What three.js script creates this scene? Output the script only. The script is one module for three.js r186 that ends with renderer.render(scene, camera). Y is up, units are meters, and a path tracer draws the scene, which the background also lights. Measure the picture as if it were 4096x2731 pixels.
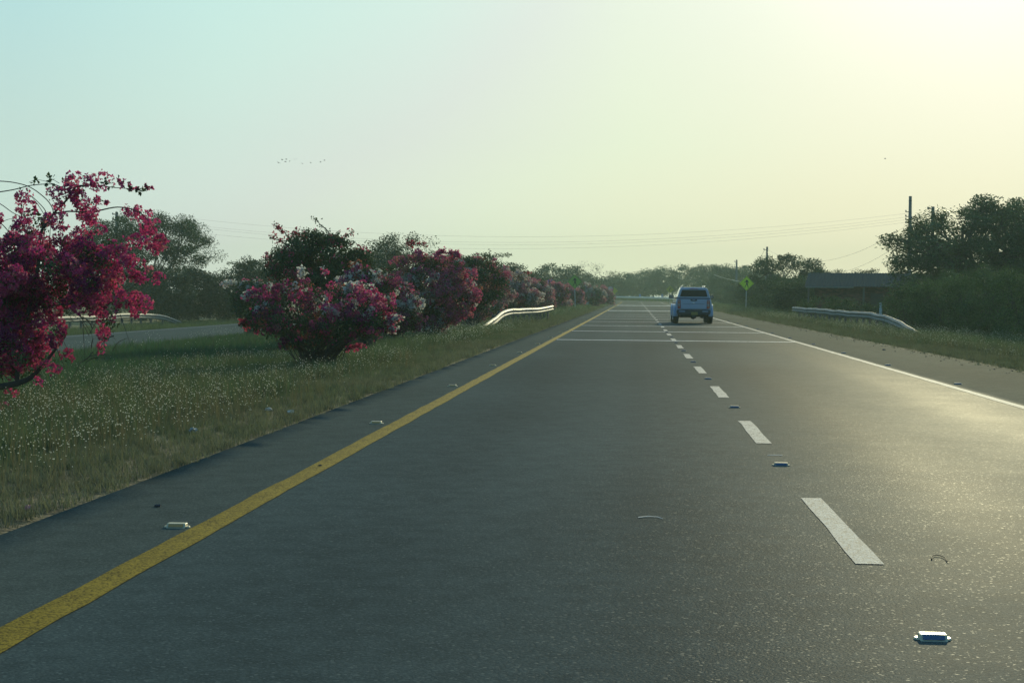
import * as THREE from 'three';
import { mergeGeometries } from 'three/addons/utils/BufferGeometryUtils.js';
import { RoundedBoxGeometry } from 'three/addons/geometries/RoundedBoxGeometry.js';

// ------------------------------------------------------------------ camera, sky, sun, exposure
const scene = new THREE.Scene();
const F = 1800, W = 1024, HGT = 682, EYE = 1.36;
const camera = new THREE.PerspectiveCamera(2 * Math.atan(HGT / 2 / F) * 180 / Math.PI, W / HGT, 0.1, 3000);
camera.rotation.order = 'YXZ';
camera.position.set(0, EYE, 0);
camera.rotation.set(-0.0262, 0.0679, 0.0092);
camera.updateMatrixWorld(true);

const rad = Math.PI / 180;
const SUN_AZ = 11.2 * rad, SUN_EL = 15 * rad;
const sunDir = new THREE.Vector3(Math.sin(SUN_AZ) * Math.cos(SUN_EL), Math.sin(SUN_EL), -Math.cos(SUN_AZ) * Math.cos(SUN_EL));

function skyTexture() {
  const w = 1024, h = 512, data = new Float32Array(w * h * 4);
  const mix = (a, b, t) => a + (b - a) * t;
  // radiance near the sun's side, by height above the horizon and by degrees to either side of the sun
  const COLS = [0, 5.3, 11.6, 18, 24.3, 30.6];
  const ROWS = [
    [0, [[1.046, 0.981, 0.654], [1.025, 0.981, 0.654], [0.959, 0.992, 0.665], [0.872, 0.959, 0.709], [0.807, 0.894, 0.741], [0.719, 0.818, 0.741]]],
    [2.9, [[1.028, 0.986, 0.689], [0.986, 0.965, 0.678], [0.922, 0.965, 0.700], [0.827, 0.933, 0.753], [0.731, 0.869, 0.763], [0.636, 0.806, 0.731]]],
    [4.8, [[1.009, 0.989, 0.742], [0.968, 0.978, 0.731], [0.875, 0.968, 0.731], [0.778, 0.906, 0.762], [0.680, 0.855, 0.762], [0.587, 0.772, 0.711]]],
    [9.3, [[0.98, 0.96, 0.84], [0.95, 0.98, 0.82], [0.86, 0.95, 0.80], [0.715, 0.90, 0.82], [0.605, 0.87, 0.81], [0.49, 0.77, 0.77]]],
  ];
  for (let j = 0; j < h; j++) {
    const el = ((j + 0.5) / h - 0.5) * Math.PI, y = Math.sin(el), ce = Math.cos(el);
    for (let i = 0; i < w; i++) {
      const az = ((i + 0.5) / w - 0.5) * 2 * Math.PI, x = Math.cos(az) * ce, z = Math.sin(az) * ce;
      const d = Math.min(1, Math.max(-1, x * sunDir.x + y * sunDir.y + z * sunDir.z)), ang = Math.acos(d) / rad;
      const e = Math.max(0, el / rad), t1 = 1 - Math.exp(-e / 7), t2 = 1 - Math.exp(-e / 38), t3 = 1 - Math.exp(-Math.max(0, e - 9.3) / 34);
      let off = Math.abs(Math.atan2(x, -z) - SUN_AZ) / rad; if (off > 180) off = 360 - off;
      const back = Math.min(1, Math.max(0, (ang - 28) / 90)), bk = back * back * (3 - 2 * back), far = Math.min(1, Math.max(0, (off - 26) / 50)), fr = far * far * (3 - 2 * far);
      const g2 = Math.exp(-((ang / 6.6) ** 2)), g3 = Math.exp(-((ang / 16) ** 2));
      const hor = [0.60, 0.72, 0.55], mid = [0.43, 0.80, 0.84], zen = [0.12, 0.31, 0.52], tint = [0.36, 0.54, 0.80], core = [0.5, 0.46, 0.38];
      let r = 0; while (r < ROWS.length - 2 && e > ROWS[r + 1][0]) r++;
      let q = 0; while (q < COLS.length - 2 && off > COLS[q + 1]) q++;
      const a = Math.min(1, Math.max(0, (e - ROWS[r][0]) / (ROWS[r + 1][0] - ROWS[r][0]))), b = Math.min(1, Math.max(0, (off - COLS[q]) / (COLS[q + 1] - COLS[q])));
      for (let c = 0; c < 3; c++) {
        let v = mix(mix(hor[c], mid[c], t1), zen[c], t2); v = mix(v, v * tint[c], bk);
        let n = mix(mix(ROWS[r][1][q][c], ROWS[r][1][q + 1][c], b), mix(ROWS[r + 1][1][q][c], ROWS[r + 1][1][q + 1][c], b), a);
        n = mix(n, zen[c], t3);
        data[(j * w + i) * 4 + c] = mix(n, v, fr) + core[c] * g2 + 0.35 * t3 * g3;
      }
      data[(j * w + i) * 4 + 3] = 1;
    }
  }
  const t = new THREE.DataTexture(data, w, h, THREE.RGBAFormat, THREE.FloatType);
  t.mapping = THREE.EquirectangularReflectionMapping;
  t.magFilter = THREE.LinearFilter;
  t.minFilter = THREE.LinearFilter;
  t.needsUpdate = true;
  return t;
}
scene.background = skyTexture();
scene.environment = scene.background;

const sun = new THREE.DirectionalLight(new THREE.Color().setRGB(1, 0.9, 0.54), 3.4);
sun.position.copy(sunDir).multiplyScalar(200).add(new THREE.Vector3(0, 0, -60));
sun.target.position.set(0, 0, -60);
sun.castShadow = true;
sun.shadow.radius = 3;
Object.assign(sun.shadow.camera, { left: -90, right: 90, top: 60, bottom: -60, near: 1, far: 500 });
sun.shadow.mapSize.set(4096, 4096);
scene.add(sun, sun.target);
scene.fog = new THREE.FogExp2(new THREE.Color().setRGB(0.78, 0.95, 0.7), 0.0007);

const renderer = new THREE.WebGLRenderer({ antialias: true });
renderer.toneMapping = THREE.LinearToneMapping;
renderer.toneMappingExposure = 1;
renderer.shadowMap.enabled = true;
renderer.setSize(W, HGT);

// ------------------------------------------------------------------ helpers
const V = (x, y, z) => new THREE.Vector3(x, y, z);
function mulberry(a) { return () => { a = (a + 0x6d2b79f5) | 0; let t = Math.imul(a ^ (a >>> 15), 1 | a); t = (t + Math.imul(t ^ (t >>> 7), 61 | t)) ^ t; return ((t ^ (t >>> 14)) >>> 0) / 4294967296; }; }
let R = mulberry(7);
const rr = (a, b) => a + (b - a) * R();
const gauss = () => Math.sqrt(-2 * Math.log(1 - R() + 1e-9)) * Math.cos(6.2831853 * R());
const clamp = (x, a = 0, b = 1) => Math.min(b, Math.max(a, x));
const sstep = (a, b, x) => { const t = clamp((x - a) / (b - a)); return t * t * (3 - 2 * t); };
const hash2 = (ix, iy, s = 0) => { let h = Math.imul(ix, 374761393) + Math.imul(iy, 668265263) + Math.imul(s, 1274126177); h = Math.imul(h ^ (h >>> 13), 1274126177); return ((h ^ (h >>> 16)) >>> 0) / 4294967296; };
function noise2(x, y, s = 0, per = 0) {
  const ix = Math.floor(x), iy = Math.floor(y), fx = x - ix, fy = y - iy, u = fx * fx * (3 - 2 * fx), v = fy * fy * (3 - 2 * fy);
  const m = (k) => (per ? ((k % per) + per) % per : k);
  const a = hash2(m(ix), m(iy), s), b = hash2(m(ix + 1), m(iy), s), c = hash2(m(ix), m(iy + 1), s), d = hash2(m(ix + 1), m(iy + 1), s);
  return a + (b - a) * u + (c - a) * v + (a - b - c + d) * u * v;
}
const fbm = (x, y, s = 0, o = 4) => { let t = 0, a = 0.5; for (let i = 0; i < o; i++, a *= 0.5, x *= 2.03, y *= 2.03) t += a * noise2(x, y, s + i); return t; };
const used = new Set();
function numbered(name) { if (!used.has(name)) { used.add(name); return name; } for (let i = 1; ; i++) { const n = name + '_' + String(i).padStart(3, '0'); if (!used.has(n)) { used.add(n); return n; } } }
function tag(o, label, category, group) { o.userData.label = label; o.userData.category = category; if (group) o.userData.group = group; return o; }
function shade(m) { m.castShadow = true; m.receiveShadow = true; return m; }
function thing(name, label, category, group, x = 0, y = 0, z = 0, turn = 0) {
  const g = new THREE.Group(); g.name = numbered(name); g.position.set(x, y, z); g.rotation.y = turn; tag(g, label, category, group); scene.add(g); return g;
}
function part(name, geo, mat, parent) { const m = shade(new THREE.Mesh(geo, mat)); m.name = parent ? name : numbered(name); (parent || scene).add(m); return m; }
function struct(name, geo, mat) { const m = part(name, geo, mat); m.userData.kind = 'structure'; return m; }
const M = (o) => new THREE.MeshPhysicalMaterial(o);
const rgb = (r, g, b) => new THREE.Color().setRGB(r, g, b);
function box(w, h, d, x = 0, y = 0, z = 0, r = 0) { const g = r ? new RoundedBoxGeometry(w, h, d, 2, r) : new THREE.BoxGeometry(w, h, d); return g.translate(x, y, z); }
function bare(g) { const n = g.index ? g.toNonIndexed() : g; for (const k of Object.keys(n.attributes)) if (k !== 'position' && k !== 'normal') n.deleteAttribute(k); return n; }
const merge = (a) => mergeGeometries(a.map(bare));
// a point seen in the direction of the picture position (2352 wide) at a distance down the road
const PXS = 2352 / 1024;
function spot(vx, vy, dist) { const d = V((vx / PXS - W / 2) / F, -(vy / PXS - HGT / 2) / F, -1).applyQuaternion(camera.quaternion); return d.multiplyScalar(dist / -d.z).add(camera.position); }

// ------------------------------------------------------------------ road path and terrain
const S0 = 335, RC = 60;                         // straight to S0, then a left-hand bend
const LEFT = -3.5, RIGHT = 7.3;
const roadY = (s) => 0.4 * sstep(300, 400, s);
function onRoad(s, off, dy = 0) {
  const y = roadY(s) + dy;
  if (s <= S0) return V(off, y, -s);
  const t = (s - S0) / RC; return V(-RC + (RC + off) * Math.cos(t), y, -S0 - (RC + off) * Math.sin(t));
}
function roadCoords(x, z) {
  if (z > -S0 || x < -RC) return [-z, x];
  const dx = x + RC, dz = -(z + S0), t = Math.atan2(dz, dx); return [S0 + RC * t, Math.hypot(dx, dz) - RC];
}
const lerpTable = (t, x) => { if (x <= t[0][0]) return t[0][1]; for (let i = 1; i < t.length; i++) if (x < t[i][0]) { const a = t[i - 1], b = t[i]; return a[1] + (b[1] - a[1]) * (x - a[0]) / (b[0] - a[0]); } return t[t.length - 1][1]; };
const LT = [[0, -0.03], [0.8, -0.02], [2.2, -0.06], [4, -0.16], [6, -0.28], [9, -0.36], [12.4, -0.46], [13.2, -0.48], [13.6, -0.8], [20.6, -0.8], [20.9, -0.66], [24, -0.74], [30, -0.74], [50, -0.5], [120, 0]];
const RT = [[0, -0.03], [1, -0.02], [2.5, -0.05], [5, -0.2], [9, -0.3], [20, -0.2], [60, 0]];
function ground(x, z) {
  const [s, off] = roadCoords(x, z), y = roadY(s);
  if (off > LEFT && off < RIGHT) return y - 0.03 - 0.35 * sstep(0, 0.35, Math.min(off - LEFT, RIGHT - off));
  const d = off <= LEFT ? LEFT - off : off - RIGHT, h = lerpTable(off <= LEFT ? LT : RT, d);
  const other = off < -16.6 && off > -24.6;
  return y + h + (other ? 0 : sstep(0.6, 3, d) * 0.14 * (fbm(x * 0.35, z * 0.35, 3, 3) - 0.45));
}
const at = (x, z) => V(x, ground(x, z), z);

// ------------------------------------------------------------------ textures
function dataTex(n, f, srgb = false, h = n) {
  const d = new Uint8Array(n * h * 4);
  for (let j = 0; j < h; j++) for (let i = 0; i < n; i++) { const c = f(i, j), o = (j * n + i) * 4; for (let k = 0; k < 3; k++) d[o + k] = clamp(c[k]) * 255; d[o + 3] = 255; }
  const t = new THREE.DataTexture(d, n, h); t.wrapS = t.wrapT = THREE.RepeatWrapping; t.magFilter = t.minFilter = THREE.LinearFilter;
  if (srgb) t.colorSpace = THREE.SRGBColorSpace; t.needsUpdate = true; return t;
}
const toS = (v) => (v <= 0.0031308 ? v * 12.92 : 1.055 * Math.pow(v, 1 / 2.4) - 0.055);
const stones = (() => {                           // 1024 texels over 2 m, a bed of small stones
  const n = 1024, a = new Float32Array(n * n), tone = new Float32Array(n * n), r = mulberry(31);
  for (let k = 0; k < 52000; k++) {
    const cx = r() * n, cy = r() * n, q = 1.6 + r() * r() * 4.2, top = 0.35 + 0.65 * r(), tn = r(), i0 = Math.floor(cx - q), j0 = Math.floor(cy - q);
    for (let j = j0; j <= j0 + 2 * q + 1; j++) for (let i = i0; i <= i0 + 2 * q + 1; i++) {
      const dd = ((i - cx) ** 2 + (j - cy) ** 2) / (q * q); if (dd > 1) continue;
      const o = (((j % n) + n) % n) * n + (((i % n) + n) % n), hh = top * (1 - dd * dd * 0.7); if (hh > a[o]) { a[o] = hh; tone[o] = tn; }
    }
  }
  return { n, a, tone };
})();
const asphaltBump = dataTex(1024, (i, j) => { const v = stones.a[j * 1024 + i]; return [v, v, v]; });
const asphaltColor = dataTex(1024, (i, j) => {
  const o = j * 1024 + i, g = 0.62 + 0.3 * stones.a[o] * (0.3 + stones.tone[o]) + (stones.tone[o] > 0.93 ? 0.45 * stones.a[o] : 0), q = 0.9 + 0.2 * noise2(i / 64, j / 64, 5, 16);
  const v = clamp(g * q * 0.95); return [toS(v), toS(v), toS(v * 0.99)];
}, true);
const stoneShine = (() => { const t = dataTex(1024, () => [1, 1, 1]), d = t.image.data; for (let o = 0; o < 1024 * 1024; o++) d[o * 4 + 3] = stones.tone[o] > 0.93 && stones.a[o] > 0.55 ? 165 : 26; return t; })();
const roadGloss = dataTex(256, (i, j) => {         // across the whole road, 40 m along it
  const off = LEFT + (i / 256) * (RIGHT - LEFT), track = Math.exp(-(((off + 1.45) / 0.4) ** 2)) + Math.exp(-(((off - 0.3) / 0.4) ** 2)) + Math.exp(-(((off - 2.2) / 0.4) ** 2)) + Math.exp(-(((off - 3.95) / 0.4) ** 2));
  const v = 0.565 + 0.22 * Math.max(sstep(4.85, 5.1, off), sstep(-2.45, -2.7, off)) - 0.03 * track + 0.1 * (noise2(i / 32, j / 4, 9, 8) - 0.5) * 0.12 + 0.02 * (noise2(i / 8, j / 8, 8, 64) - 0.5); return [v, v, v];
}, false, 512);
roadGloss.channel = 1;
const paintColor = dataTex(512, (i, j) => { const o = (j * 2) * 1024 + i * 2, w = noise2(i / 32, j / 32, 14, 16); const worn = stones.a[o] < 0.1 + 0.45 * w * w ? 0.4 : 1, v = worn * (0.8 + 0.2 * noise2(i / 10, j / 64, 4, 0)); return [toS(v), toS(v), toS(v)]; }, true);
const soilColor = dataTex(1024, (i, j) => {
  const a = noise2(i / 4, j / 4, 21, 256), b = noise2(i / 16, j / 16, 22, 64), c = noise2(i / 90, j / 90, 23, 0) * 0 + noise2(i / 64, j / 64, 23, 16), f = hash2(i, j, 24);
  const v = 0.45 + 0.3 * a + 0.2 * b + 0.12 * f, g = c * 0.5 + b * 0.5; return [toS(v * (0.9 - 0.12 * g)), toS(v * (0.84 + 0.1 * g)), toS(v * 0.62)];
}, true);
const soilBump = dataTex(512, (i, j) => { const v = 0.5 * noise2(i / 3, j / 3, 41, 0) + 0.5 * noise2(i / 16, j / 16, 42, 32); return [v, v, v]; });

// ------------------------------------------------------------------ ground sheet
{
  const xs = [], zs = [];
  for (let x = -32; x <= 22; x += 0.5) xs.push(x);
  xs.push(LEFT - 0.02, LEFT + 0.2, RIGHT + 0.02, RIGHT - 0.2, -16.68, -17.1, -24.1, -24.4);
  for (let x = 23, st = 2; x < 330; x += st, st *= 1.18) xs.push(x);
  for (let x = -33, st = 2; x > -330; x -= st, st *= 1.18) xs.push(x);
  for (let z = 60; z > -70; z -= z > 12 ? 6 : 0.8) zs.push(z);
  for (let z = -70; z > -200; z -= 2) zs.push(z);
  for (let z = -200; z > -470; z -= 5) zs.push(z);
  for (let z = -470, st = 8; z > -640; z -= st, st *= 1.25) zs.push(z);
  xs.sort((a, b) => a - b); zs.sort((a, b) => b - a);
  const pos = [], uv = [], col = [], idx = [];
  for (const z of zs) for (const x of xs) {
    pos.push(x, ground(x, z), z); uv.push(x / 3, z / 3);
    const [, off] = roadCoords(x, z), d = off <= LEFT ? LEFT - off : Math.max(0, off - RIGHT), n = fbm(x * 0.3, z * 0.3, 60, 4), edge = 1 - sstep(0.4, 1.6, d + (n - 0.5));
    const lush = off < 0 ? sstep(3, 5.5, d + n) * (1 - sstep(8.5, 11, d)) : sstep(3.5, 6, d);
    const r = 0.085 + 0.03 * edge - 0.035 * lush, g = 0.085 - 0.005 * edge + 0.0 * lush, b = 0.042 + 0.01 * edge - 0.012 * lush;
    col.push(r * 1.5 * (0.7 + 0.6 * n), g * 1.6 * (0.7 + 0.6 * n), b * 1.5 * (0.7 + 0.6 * n));
  }
  const nx = xs.length;
  for (let j = 0; j + 1 < zs.length; j++) for (let i = 0; i + 1 < nx; i++) { const a = j * nx + i; idx.push(a, a + 1, a + nx, a + 1, a + nx + 1, a + nx); }
  const g = new THREE.BufferGeometry();
  g.setAttribute('position', new THREE.Float32BufferAttribute(pos, 3)); g.setAttribute('uv', new THREE.Float32BufferAttribute(uv, 2)); g.setAttribute('color', new THREE.Float32BufferAttribute(col, 3)); g.setIndex(idx); g.computeVertexNormals();
  struct('ground', g, M({ map: soilColor, vertexColors: true, bumpMap: soilBump, bumpScale: 0.03, roughness: 1 }));
}

// ------------------------------------------------------------------ roads and markings
function strip(s0, s1, step, offs, lift, jit = 0, extra = null) {
  const pos = [], uv = [], uv1 = [], col = [], idx = [], ss = [];
  for (let s = s0; s < s1 - 1e-6; s += typeof step === 'function' ? step(s) : step) ss.push(s);
  ss.push(s1);
  const n = offs.length;
  ss.forEach((s, j) => offs.forEach((o, i) => {
    let q = o; if (jit && (i === 0 || i === n - 1)) q += jit * (fbm(s * 1.7 + i * 31, i * 7.7, 70, 4) - 0.5);
    const dy = extra ? extra(o, i, s) : 0, p = onRoad(s, q, lift + dy);
    pos.push(p.x, p.y, p.z); uv.push(q / 2, s / 2); uv1.push((q - LEFT) / (RIGHT - LEFT), s / 40);
    const w = fbm(q * 0.5, s * 0.12, 77, 4), tr = Math.exp(-(((q + 1.45) / 0.45) ** 2)) + Math.exp(-(((q - 0.3) / 0.45) ** 2)) + Math.exp(-(((q - 2.2) / 0.45) ** 2)) + Math.exp(-(((q - 3.95) / 0.45) ** 2));
    const sh = q > 5.0 ? 0.24 : q < -2.6 ? 0.08 : 0, k = 0.78 + 0.55 * w - 0.15 * tr + sh; col.push(k * (1 + sh * 0.9), k, k * (1 - sh * 0.9));
    if (j && i) { const a = (j - 1) * n + i - 1; idx.push(a, a + 1, a + n, a + 1, a + n + 1, a + n); }
  }));
  const g = new THREE.BufferGeometry();
  g.setAttribute('position', new THREE.Float32BufferAttribute(pos, 3)); g.setAttribute('uv', new THREE.Float32BufferAttribute(uv, 2)); g.setAttribute('uv1', new THREE.Float32BufferAttribute(uv1, 2)); g.setAttribute('color', new THREE.Float32BufferAttribute(col, 3));
  g.setIndex(idx); g.computeVertexNormals(); return g;
}
const farStep = (s) => (s < 60 ? 0.35 : s < 160 ? 1 : s < S0 - 5 ? 4 : 1.5);
const asphalt = M({ map: asphaltColor, vertexColors: true, color: rgb(0.096, 0.122, 0.116), bumpMap: asphaltBump, bumpScale: 0.0009, roughness: 1, specularIntensity: 0.027, specularIntensityMap: stoneShine, roughnessMap: roadGloss });
const offs = [LEFT, LEFT + 0.001]; for (let o = LEFT + 0.3; o < RIGHT - 0.1; o += 0.3) offs.push(o); offs.push(RIGHT - 0.001, RIGHT);
const road = struct('road', strip(-30, 470, farStep, offs, 0, 0.62, (o, i) => (i === 0 || i === offs.length - 1 ? -0.4 : 0)), asphalt);
const offs2 = [-24, -23.999, -22, -20.5, -19, -17.001, -17];
struct('opposite_road', strip(-30, 460, (s) => (s < S0 ? 3 : 1), offs2, -0.56, 0.3, (o, i) => (i === 0 || i === 6 ? -0.4 : 0)), asphalt);
const paint = (r, g, b, rough = 0.7) => M({ map: paintColor, color: rgb(r, g, b), roughness: rough, bumpMap: asphaltBump, bumpScale: 0.001, specularIntensity: 0.06 });
const yellowPaint = paint(0.3, 0.2, 0.018), whitePaint = paint(0.44, 0.45, 0.43);
const brightPaint = paint(0.8, 0.82, 0.82);
const line = (name, off, w, s0, s1, mat, step = farStep, lift = 0.004) => part(name, strip(s0, s1, step, [off - w / 2, off + w / 2], lift, 0.035), mat, road);
line('yellow_edge_line', -2.44, 0.17, -20, 440, yellowPaint);
line('white_edge_line', 4.87, 0.13, -20, 440, whitePaint);
const CYCLE = 7.5, DASH0 = 9.25;
for (let k = -1; k < 50; k++) { const s = DASH0 + k * CYCLE; if (s + 3 < 425) line('lane_dash', 1.21, 0.14, s, s + 3.0, whitePaint, 0.5); }
for (const [s, w] of [[54.3, 0.5], [67.5, 0.5], [79.8, 0.5], [91.8, 0.5], [103.8, 0.5], [114.5, 0.5], [126, 0.5], [158, 3.6], [240, 7.5]])
  part('transverse_line', strip(s - w / 2, s + w / 2, w, [-2.34, 4.79], 0.008), brightPaint, road);
for (const [o, w] of [[-23.4, 0.14], [-17.5, 0.13]]) { const m = part('opposite_edge_line', strip(-20, 440, farStep, [o - w / 2, o + w / 2], -0.555, 0.02), whitePaint, scene.getObjectByName('opposite_road')); m.name = 'edge_line'; }

const ORD = ['first', 'second', 'third', 'fourth', 'fifth', 'sixth', 'seventh', 'eighth', 'ninth', 'tenth', 'eleventh', 'twelfth', 'thirteenth', 'fourteenth', 'fifteenth', 'sixteenth', 'seventeenth'];
// raised studs
{
  const body = (() => { const s = new THREE.Shape(); s.moveTo(-0.045, 0); s.lineTo(0.045, 0); s.lineTo(0.026, 0.02); s.lineTo(-0.026, 0.02); s.closePath(); const g = new THREE.ExtrudeGeometry(s, { depth: 0.096, bevelEnabled: true, bevelSize: 0.003, bevelThickness: 0.006, bevelSegments: 2 }); g.translate(0, 0, -0.048); g.rotateY(Math.PI / 2); return g; })();
  const flange = new THREE.CylinderGeometry(0.072, 0.076, 0.007, 20).scale(1, 1, 0.62).translate(0, 0.0035, 0);
  const lens = new THREE.PlaneGeometry(0.086, 0.022).rotateX(-0.76).translate(0, 0.0115, 0.0395).translate(0, 0.002, 0.0015);
  const white = M({ color: rgb(0.5, 0.43, 0.28), roughness: 0.45 }), yel = M({ color: rgb(0.5, 0.42, 0.25), roughness: 0.5 });
  const dirty = M({ color: rgb(0.3, 0.27, 0.2), roughness: 0.7 }), blue = M({ color: rgb(0.05, 0.09, 0.16), roughness: 0.5 }), amber = M({ color: rgb(0.42, 0.2, 0.02), roughness: 0.2, clearcoat: 1 });
  const stud = (off, s, label, group, m, l, turn = 0) => { const p = onRoad(s, off, 0.002), g = thing('road_stud', label, 'road stud', group, p.x, p.y, p.z, turn); part('base_plate', flange, m, g); part('housing', body, m, g); part('lens', lens, l, g); return g; };
  stud(1.2, 7.25, 'large looking white road stud with blue face below the lowest lane dash', 'studs along the dashed lane line', white, blue, -0.02);
  for (let k = 1; k < 13; k++) stud(1.21 + rr(-0.02, 0.02), 7.1 + k * CYCLE, ORD[k] + ' white road stud from the bottom in the gaps of the dashed lane line', 'studs along the dashed lane line', dirty, blue, rr(-0.05, 0.05));
  stud(-2.62, 10.2, 'yellowish road stud with amber face, lowest beside the yellow line', 'studs along the yellow line', yel, amber, 0.03);
  for (let k = 1; k < 16; k++) stud(-2.66 + rr(-0.02, 0.02), 10.9 + k * 7.7, ORD[k] + ' yellowish road stud from the bottom beside the solid yellow line', 'studs along the yellow line', yel, amber, rr(-0.05, 0.05));
  for (let k = 0; k < 10; k++) stud(5.1 + rr(-0.02, 0.02), 28.9 + k * 7.7, ORD[k] + ' road stud from the bottom outside the solid white edge line', 'studs along the white edge line', dirty, blue, rr(-0.05, 0.05));
}

// ------------------------------------------------------------------ foliage builders
class Leaves {
  constructor(n) { this.p = new Float32Array(n * 12); this.c = new Float32Array(n * 12); this.n = 0; this.max = n; }
  leaf(p, ax, ay, az, sx, sy, sz, len, wid, fold, c) {        // a folded diamond from p along a
    if (this.n >= this.max) return;
    const o = this.n * 12, P = this.p, C = this.c, nx = ay * sz - az * sy, ny = az * sx - ax * sz, nz = ax * sy - ay * sx, m = len * 0.45, h = wid / 2;
    P[o] = p.x; P[o + 1] = p.y; P[o + 2] = p.z;
    P[o + 3] = p.x + ax * m + sx * h + nx * fold; P[o + 4] = p.y + ay * m + sy * h + ny * fold; P[o + 5] = p.z + az * m + sz * h + nz * fold;
    P[o + 6] = p.x + ax * len; P[o + 7] = p.y + ay * len; P[o + 8] = p.z + az * len;
    P[o + 9] = p.x + ax * m - sx * h + nx * fold; P[o + 10] = p.y + ay * m - sy * h + ny * fold; P[o + 11] = p.z + az * m - sz * h + nz * fold;
    for (let k = 0; k < 12; k++) C[o + k] = c[k % 3];
    this.n++;
  }
  random(p, len, wid, c, flat = 1) {
    let ax = gauss(), ay = gauss() * flat, az = gauss(); let l = Math.hypot(ax, ay, az) || 1; ax /= l; ay /= l; az /= l;
    let bx = gauss(), by = gauss() * flat, bz = gauss(); const d = ax * bx + ay * by + az * bz; bx -= d * ax; by -= d * ay; bz -= d * az; l = Math.hypot(bx, by, bz) || 1;
    this.leaf(p, ax, ay, az, bx / l, by / l, bz / l, len, wid, wid * 0.18, c);
  }
  floret(p, size, c, up) {                                     // three papery bracts round an axis
    let ax = gauss() + up.x, ay = gauss() + up.y, az = gauss() + up.z; let l = Math.hypot(ax, ay, az) || 1; ax /= l; ay /= l; az /= l;
    let bx = gauss(), by = gauss(), bz = gauss(); const d = ax * bx + ay * by + az * bz; bx -= d * ax; by -= d * ay; bz -= d * az; l = Math.hypot(bx, by, bz) || 1; bx /= l; by /= l; bz /= l;
    const cx = ay * bz - az * by, cy = az * bx - ax * bz, cz = ax * by - ay * bx;
    for (let k = 0; k < 3; k++) {
      const t = k * 2.0944, u = Math.cos(t), v = Math.sin(t), ex = bx * u + cx * v, ey = by * u + cy * v, ez = bz * u + cz * v;
      this.leaf(p, ax * 0.55 + ex * 0.835, ay * 0.55 + ey * 0.835, az * 0.55 + ez * 0.835, -bx * v + cx * u, -by * v + cy * u, -bz * v + cz * u, size, size * 0.8, size * 0.12, c);
    }
  }
  build() {
    const g = new THREE.BufferGeometry(), idx = new Uint32Array(this.n * 6);
    for (let i = 0; i < this.n; i++) { const a = i * 4, o = i * 6; idx[o] = a; idx[o + 1] = a + 1; idx[o + 2] = a + 2; idx[o + 3] = a; idx[o + 4] = a + 2; idx[o + 5] = a + 3; }
    g.setAttribute('position', new THREE.BufferAttribute(this.p.slice(0, this.n * 12), 3)); g.setAttribute('color', new THREE.BufferAttribute(this.c.slice(0, this.n * 12), 3)); g.setIndex(new THREE.BufferAttribute(idx, 1)); return g;
  }
}
class Wood {
  constructor() { this.p = []; this.i = []; }
  limb(pts, r0, r1, sides = 5) {
    const n = pts.length; let base = this.p.length / 3, dir = V(0, 0, 0), u = V(0, 0, 0), w = V(0, 0, 0);
    for (let k = 0; k < n; k++) {
      dir.copy(pts[Math.min(n - 1, k + 1)]).sub(pts[Math.max(0, k - 1)]).normalize();
      u.set(Math.abs(dir.y) > 0.9 ? 1 : 0, Math.abs(dir.y) > 0.9 ? 0 : 1, 0).cross(dir).normalize(); w.copy(dir).cross(u);
      const r = r0 + (r1 - r0) * (k / (n - 1));
      for (let s = 0; s < sides; s++) { const a = s / sides * 6.2832, c = Math.cos(a) * r, d = Math.sin(a) * r; this.p.push(pts[k].x + u.x * c + w.x * d, pts[k].y + u.y * c + w.y * d, pts[k].z + u.z * c + w.z * d); }
      if (k) for (let s = 0; s < sides; s++) { const a = base + (k - 1) * sides + s, b = base + (k - 1) * sides + (s + 1) % sides; this.i.push(a, b, a + sides, b, b + sides, a + sides); }
    }
  }
  arc(a, b, bow, r0, r1, n = 6, sides = 5, wob = 0.04) {
    const pts = [], L = a.distanceTo(b);
    for (let k = 0; k <= n; k++) { const t = k / n, p = a.clone().lerp(b, t); p.addScaledVector(bow, 4 * t * (1 - t)); if (k && k < n) p.add(V(gauss(), gauss(), gauss()).multiplyScalar(L * wob * 0.5)); pts.push(p); }
    this.limb(pts, r0, r1, sides); return pts;
  }
  build() { const g = new THREE.BufferGeometry(); g.setAttribute('position', new THREE.Float32BufferAttribute(this.p, 3)); g.setIndex(this.i); g.computeVertexNormals(); return g; }
}
const leafMat = M({ vertexColors: true, roughness: 0.75, transmission: 0.32, thickness: 0, side: THREE.DoubleSide, specularIntensity: 0.6 });
const bractMat = M({ vertexColors: true, roughness: 0.95, transmission: 0.5, thickness: 0, side: THREE.DoubleSide, specularIntensity: 0.3 });
const barkMat = M({ color: rgb(0.075, 0.062, 0.05), roughness: 1 });
const paleBark = M({ color: rgb(0.14, 0.12, 0.1), roughness: 1 });

const tone = (c, k) => [c[0] * k, c[1] * k, c[2] * k];
const PINK = () => { const t = R(), k = rr(0.75, 1.15); return t < 0.72 ? tone([0.56, 0.06, 0.19], k) : t < 0.88 ? tone([0.44, 0.035, 0.2], k) : tone([0.58, 0.2, 0.24], k); };
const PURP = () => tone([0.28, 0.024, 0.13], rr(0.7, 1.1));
const WHITE = () => tone(R() < 0.85 ? [0.6, 0.61, 0.55] : [0.6, 0.42, 0.42], rr(0.8, 1.1));
const RUST = () => tone([0.36, 0.12, 0.06], rr(0.7, 1.2));
const GREEN = () => tone(R() < 0.85 ? [0.05, 0.085, 0.026] : [0.09, 0.12, 0.03], rr(0.6, 1.3));
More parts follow.
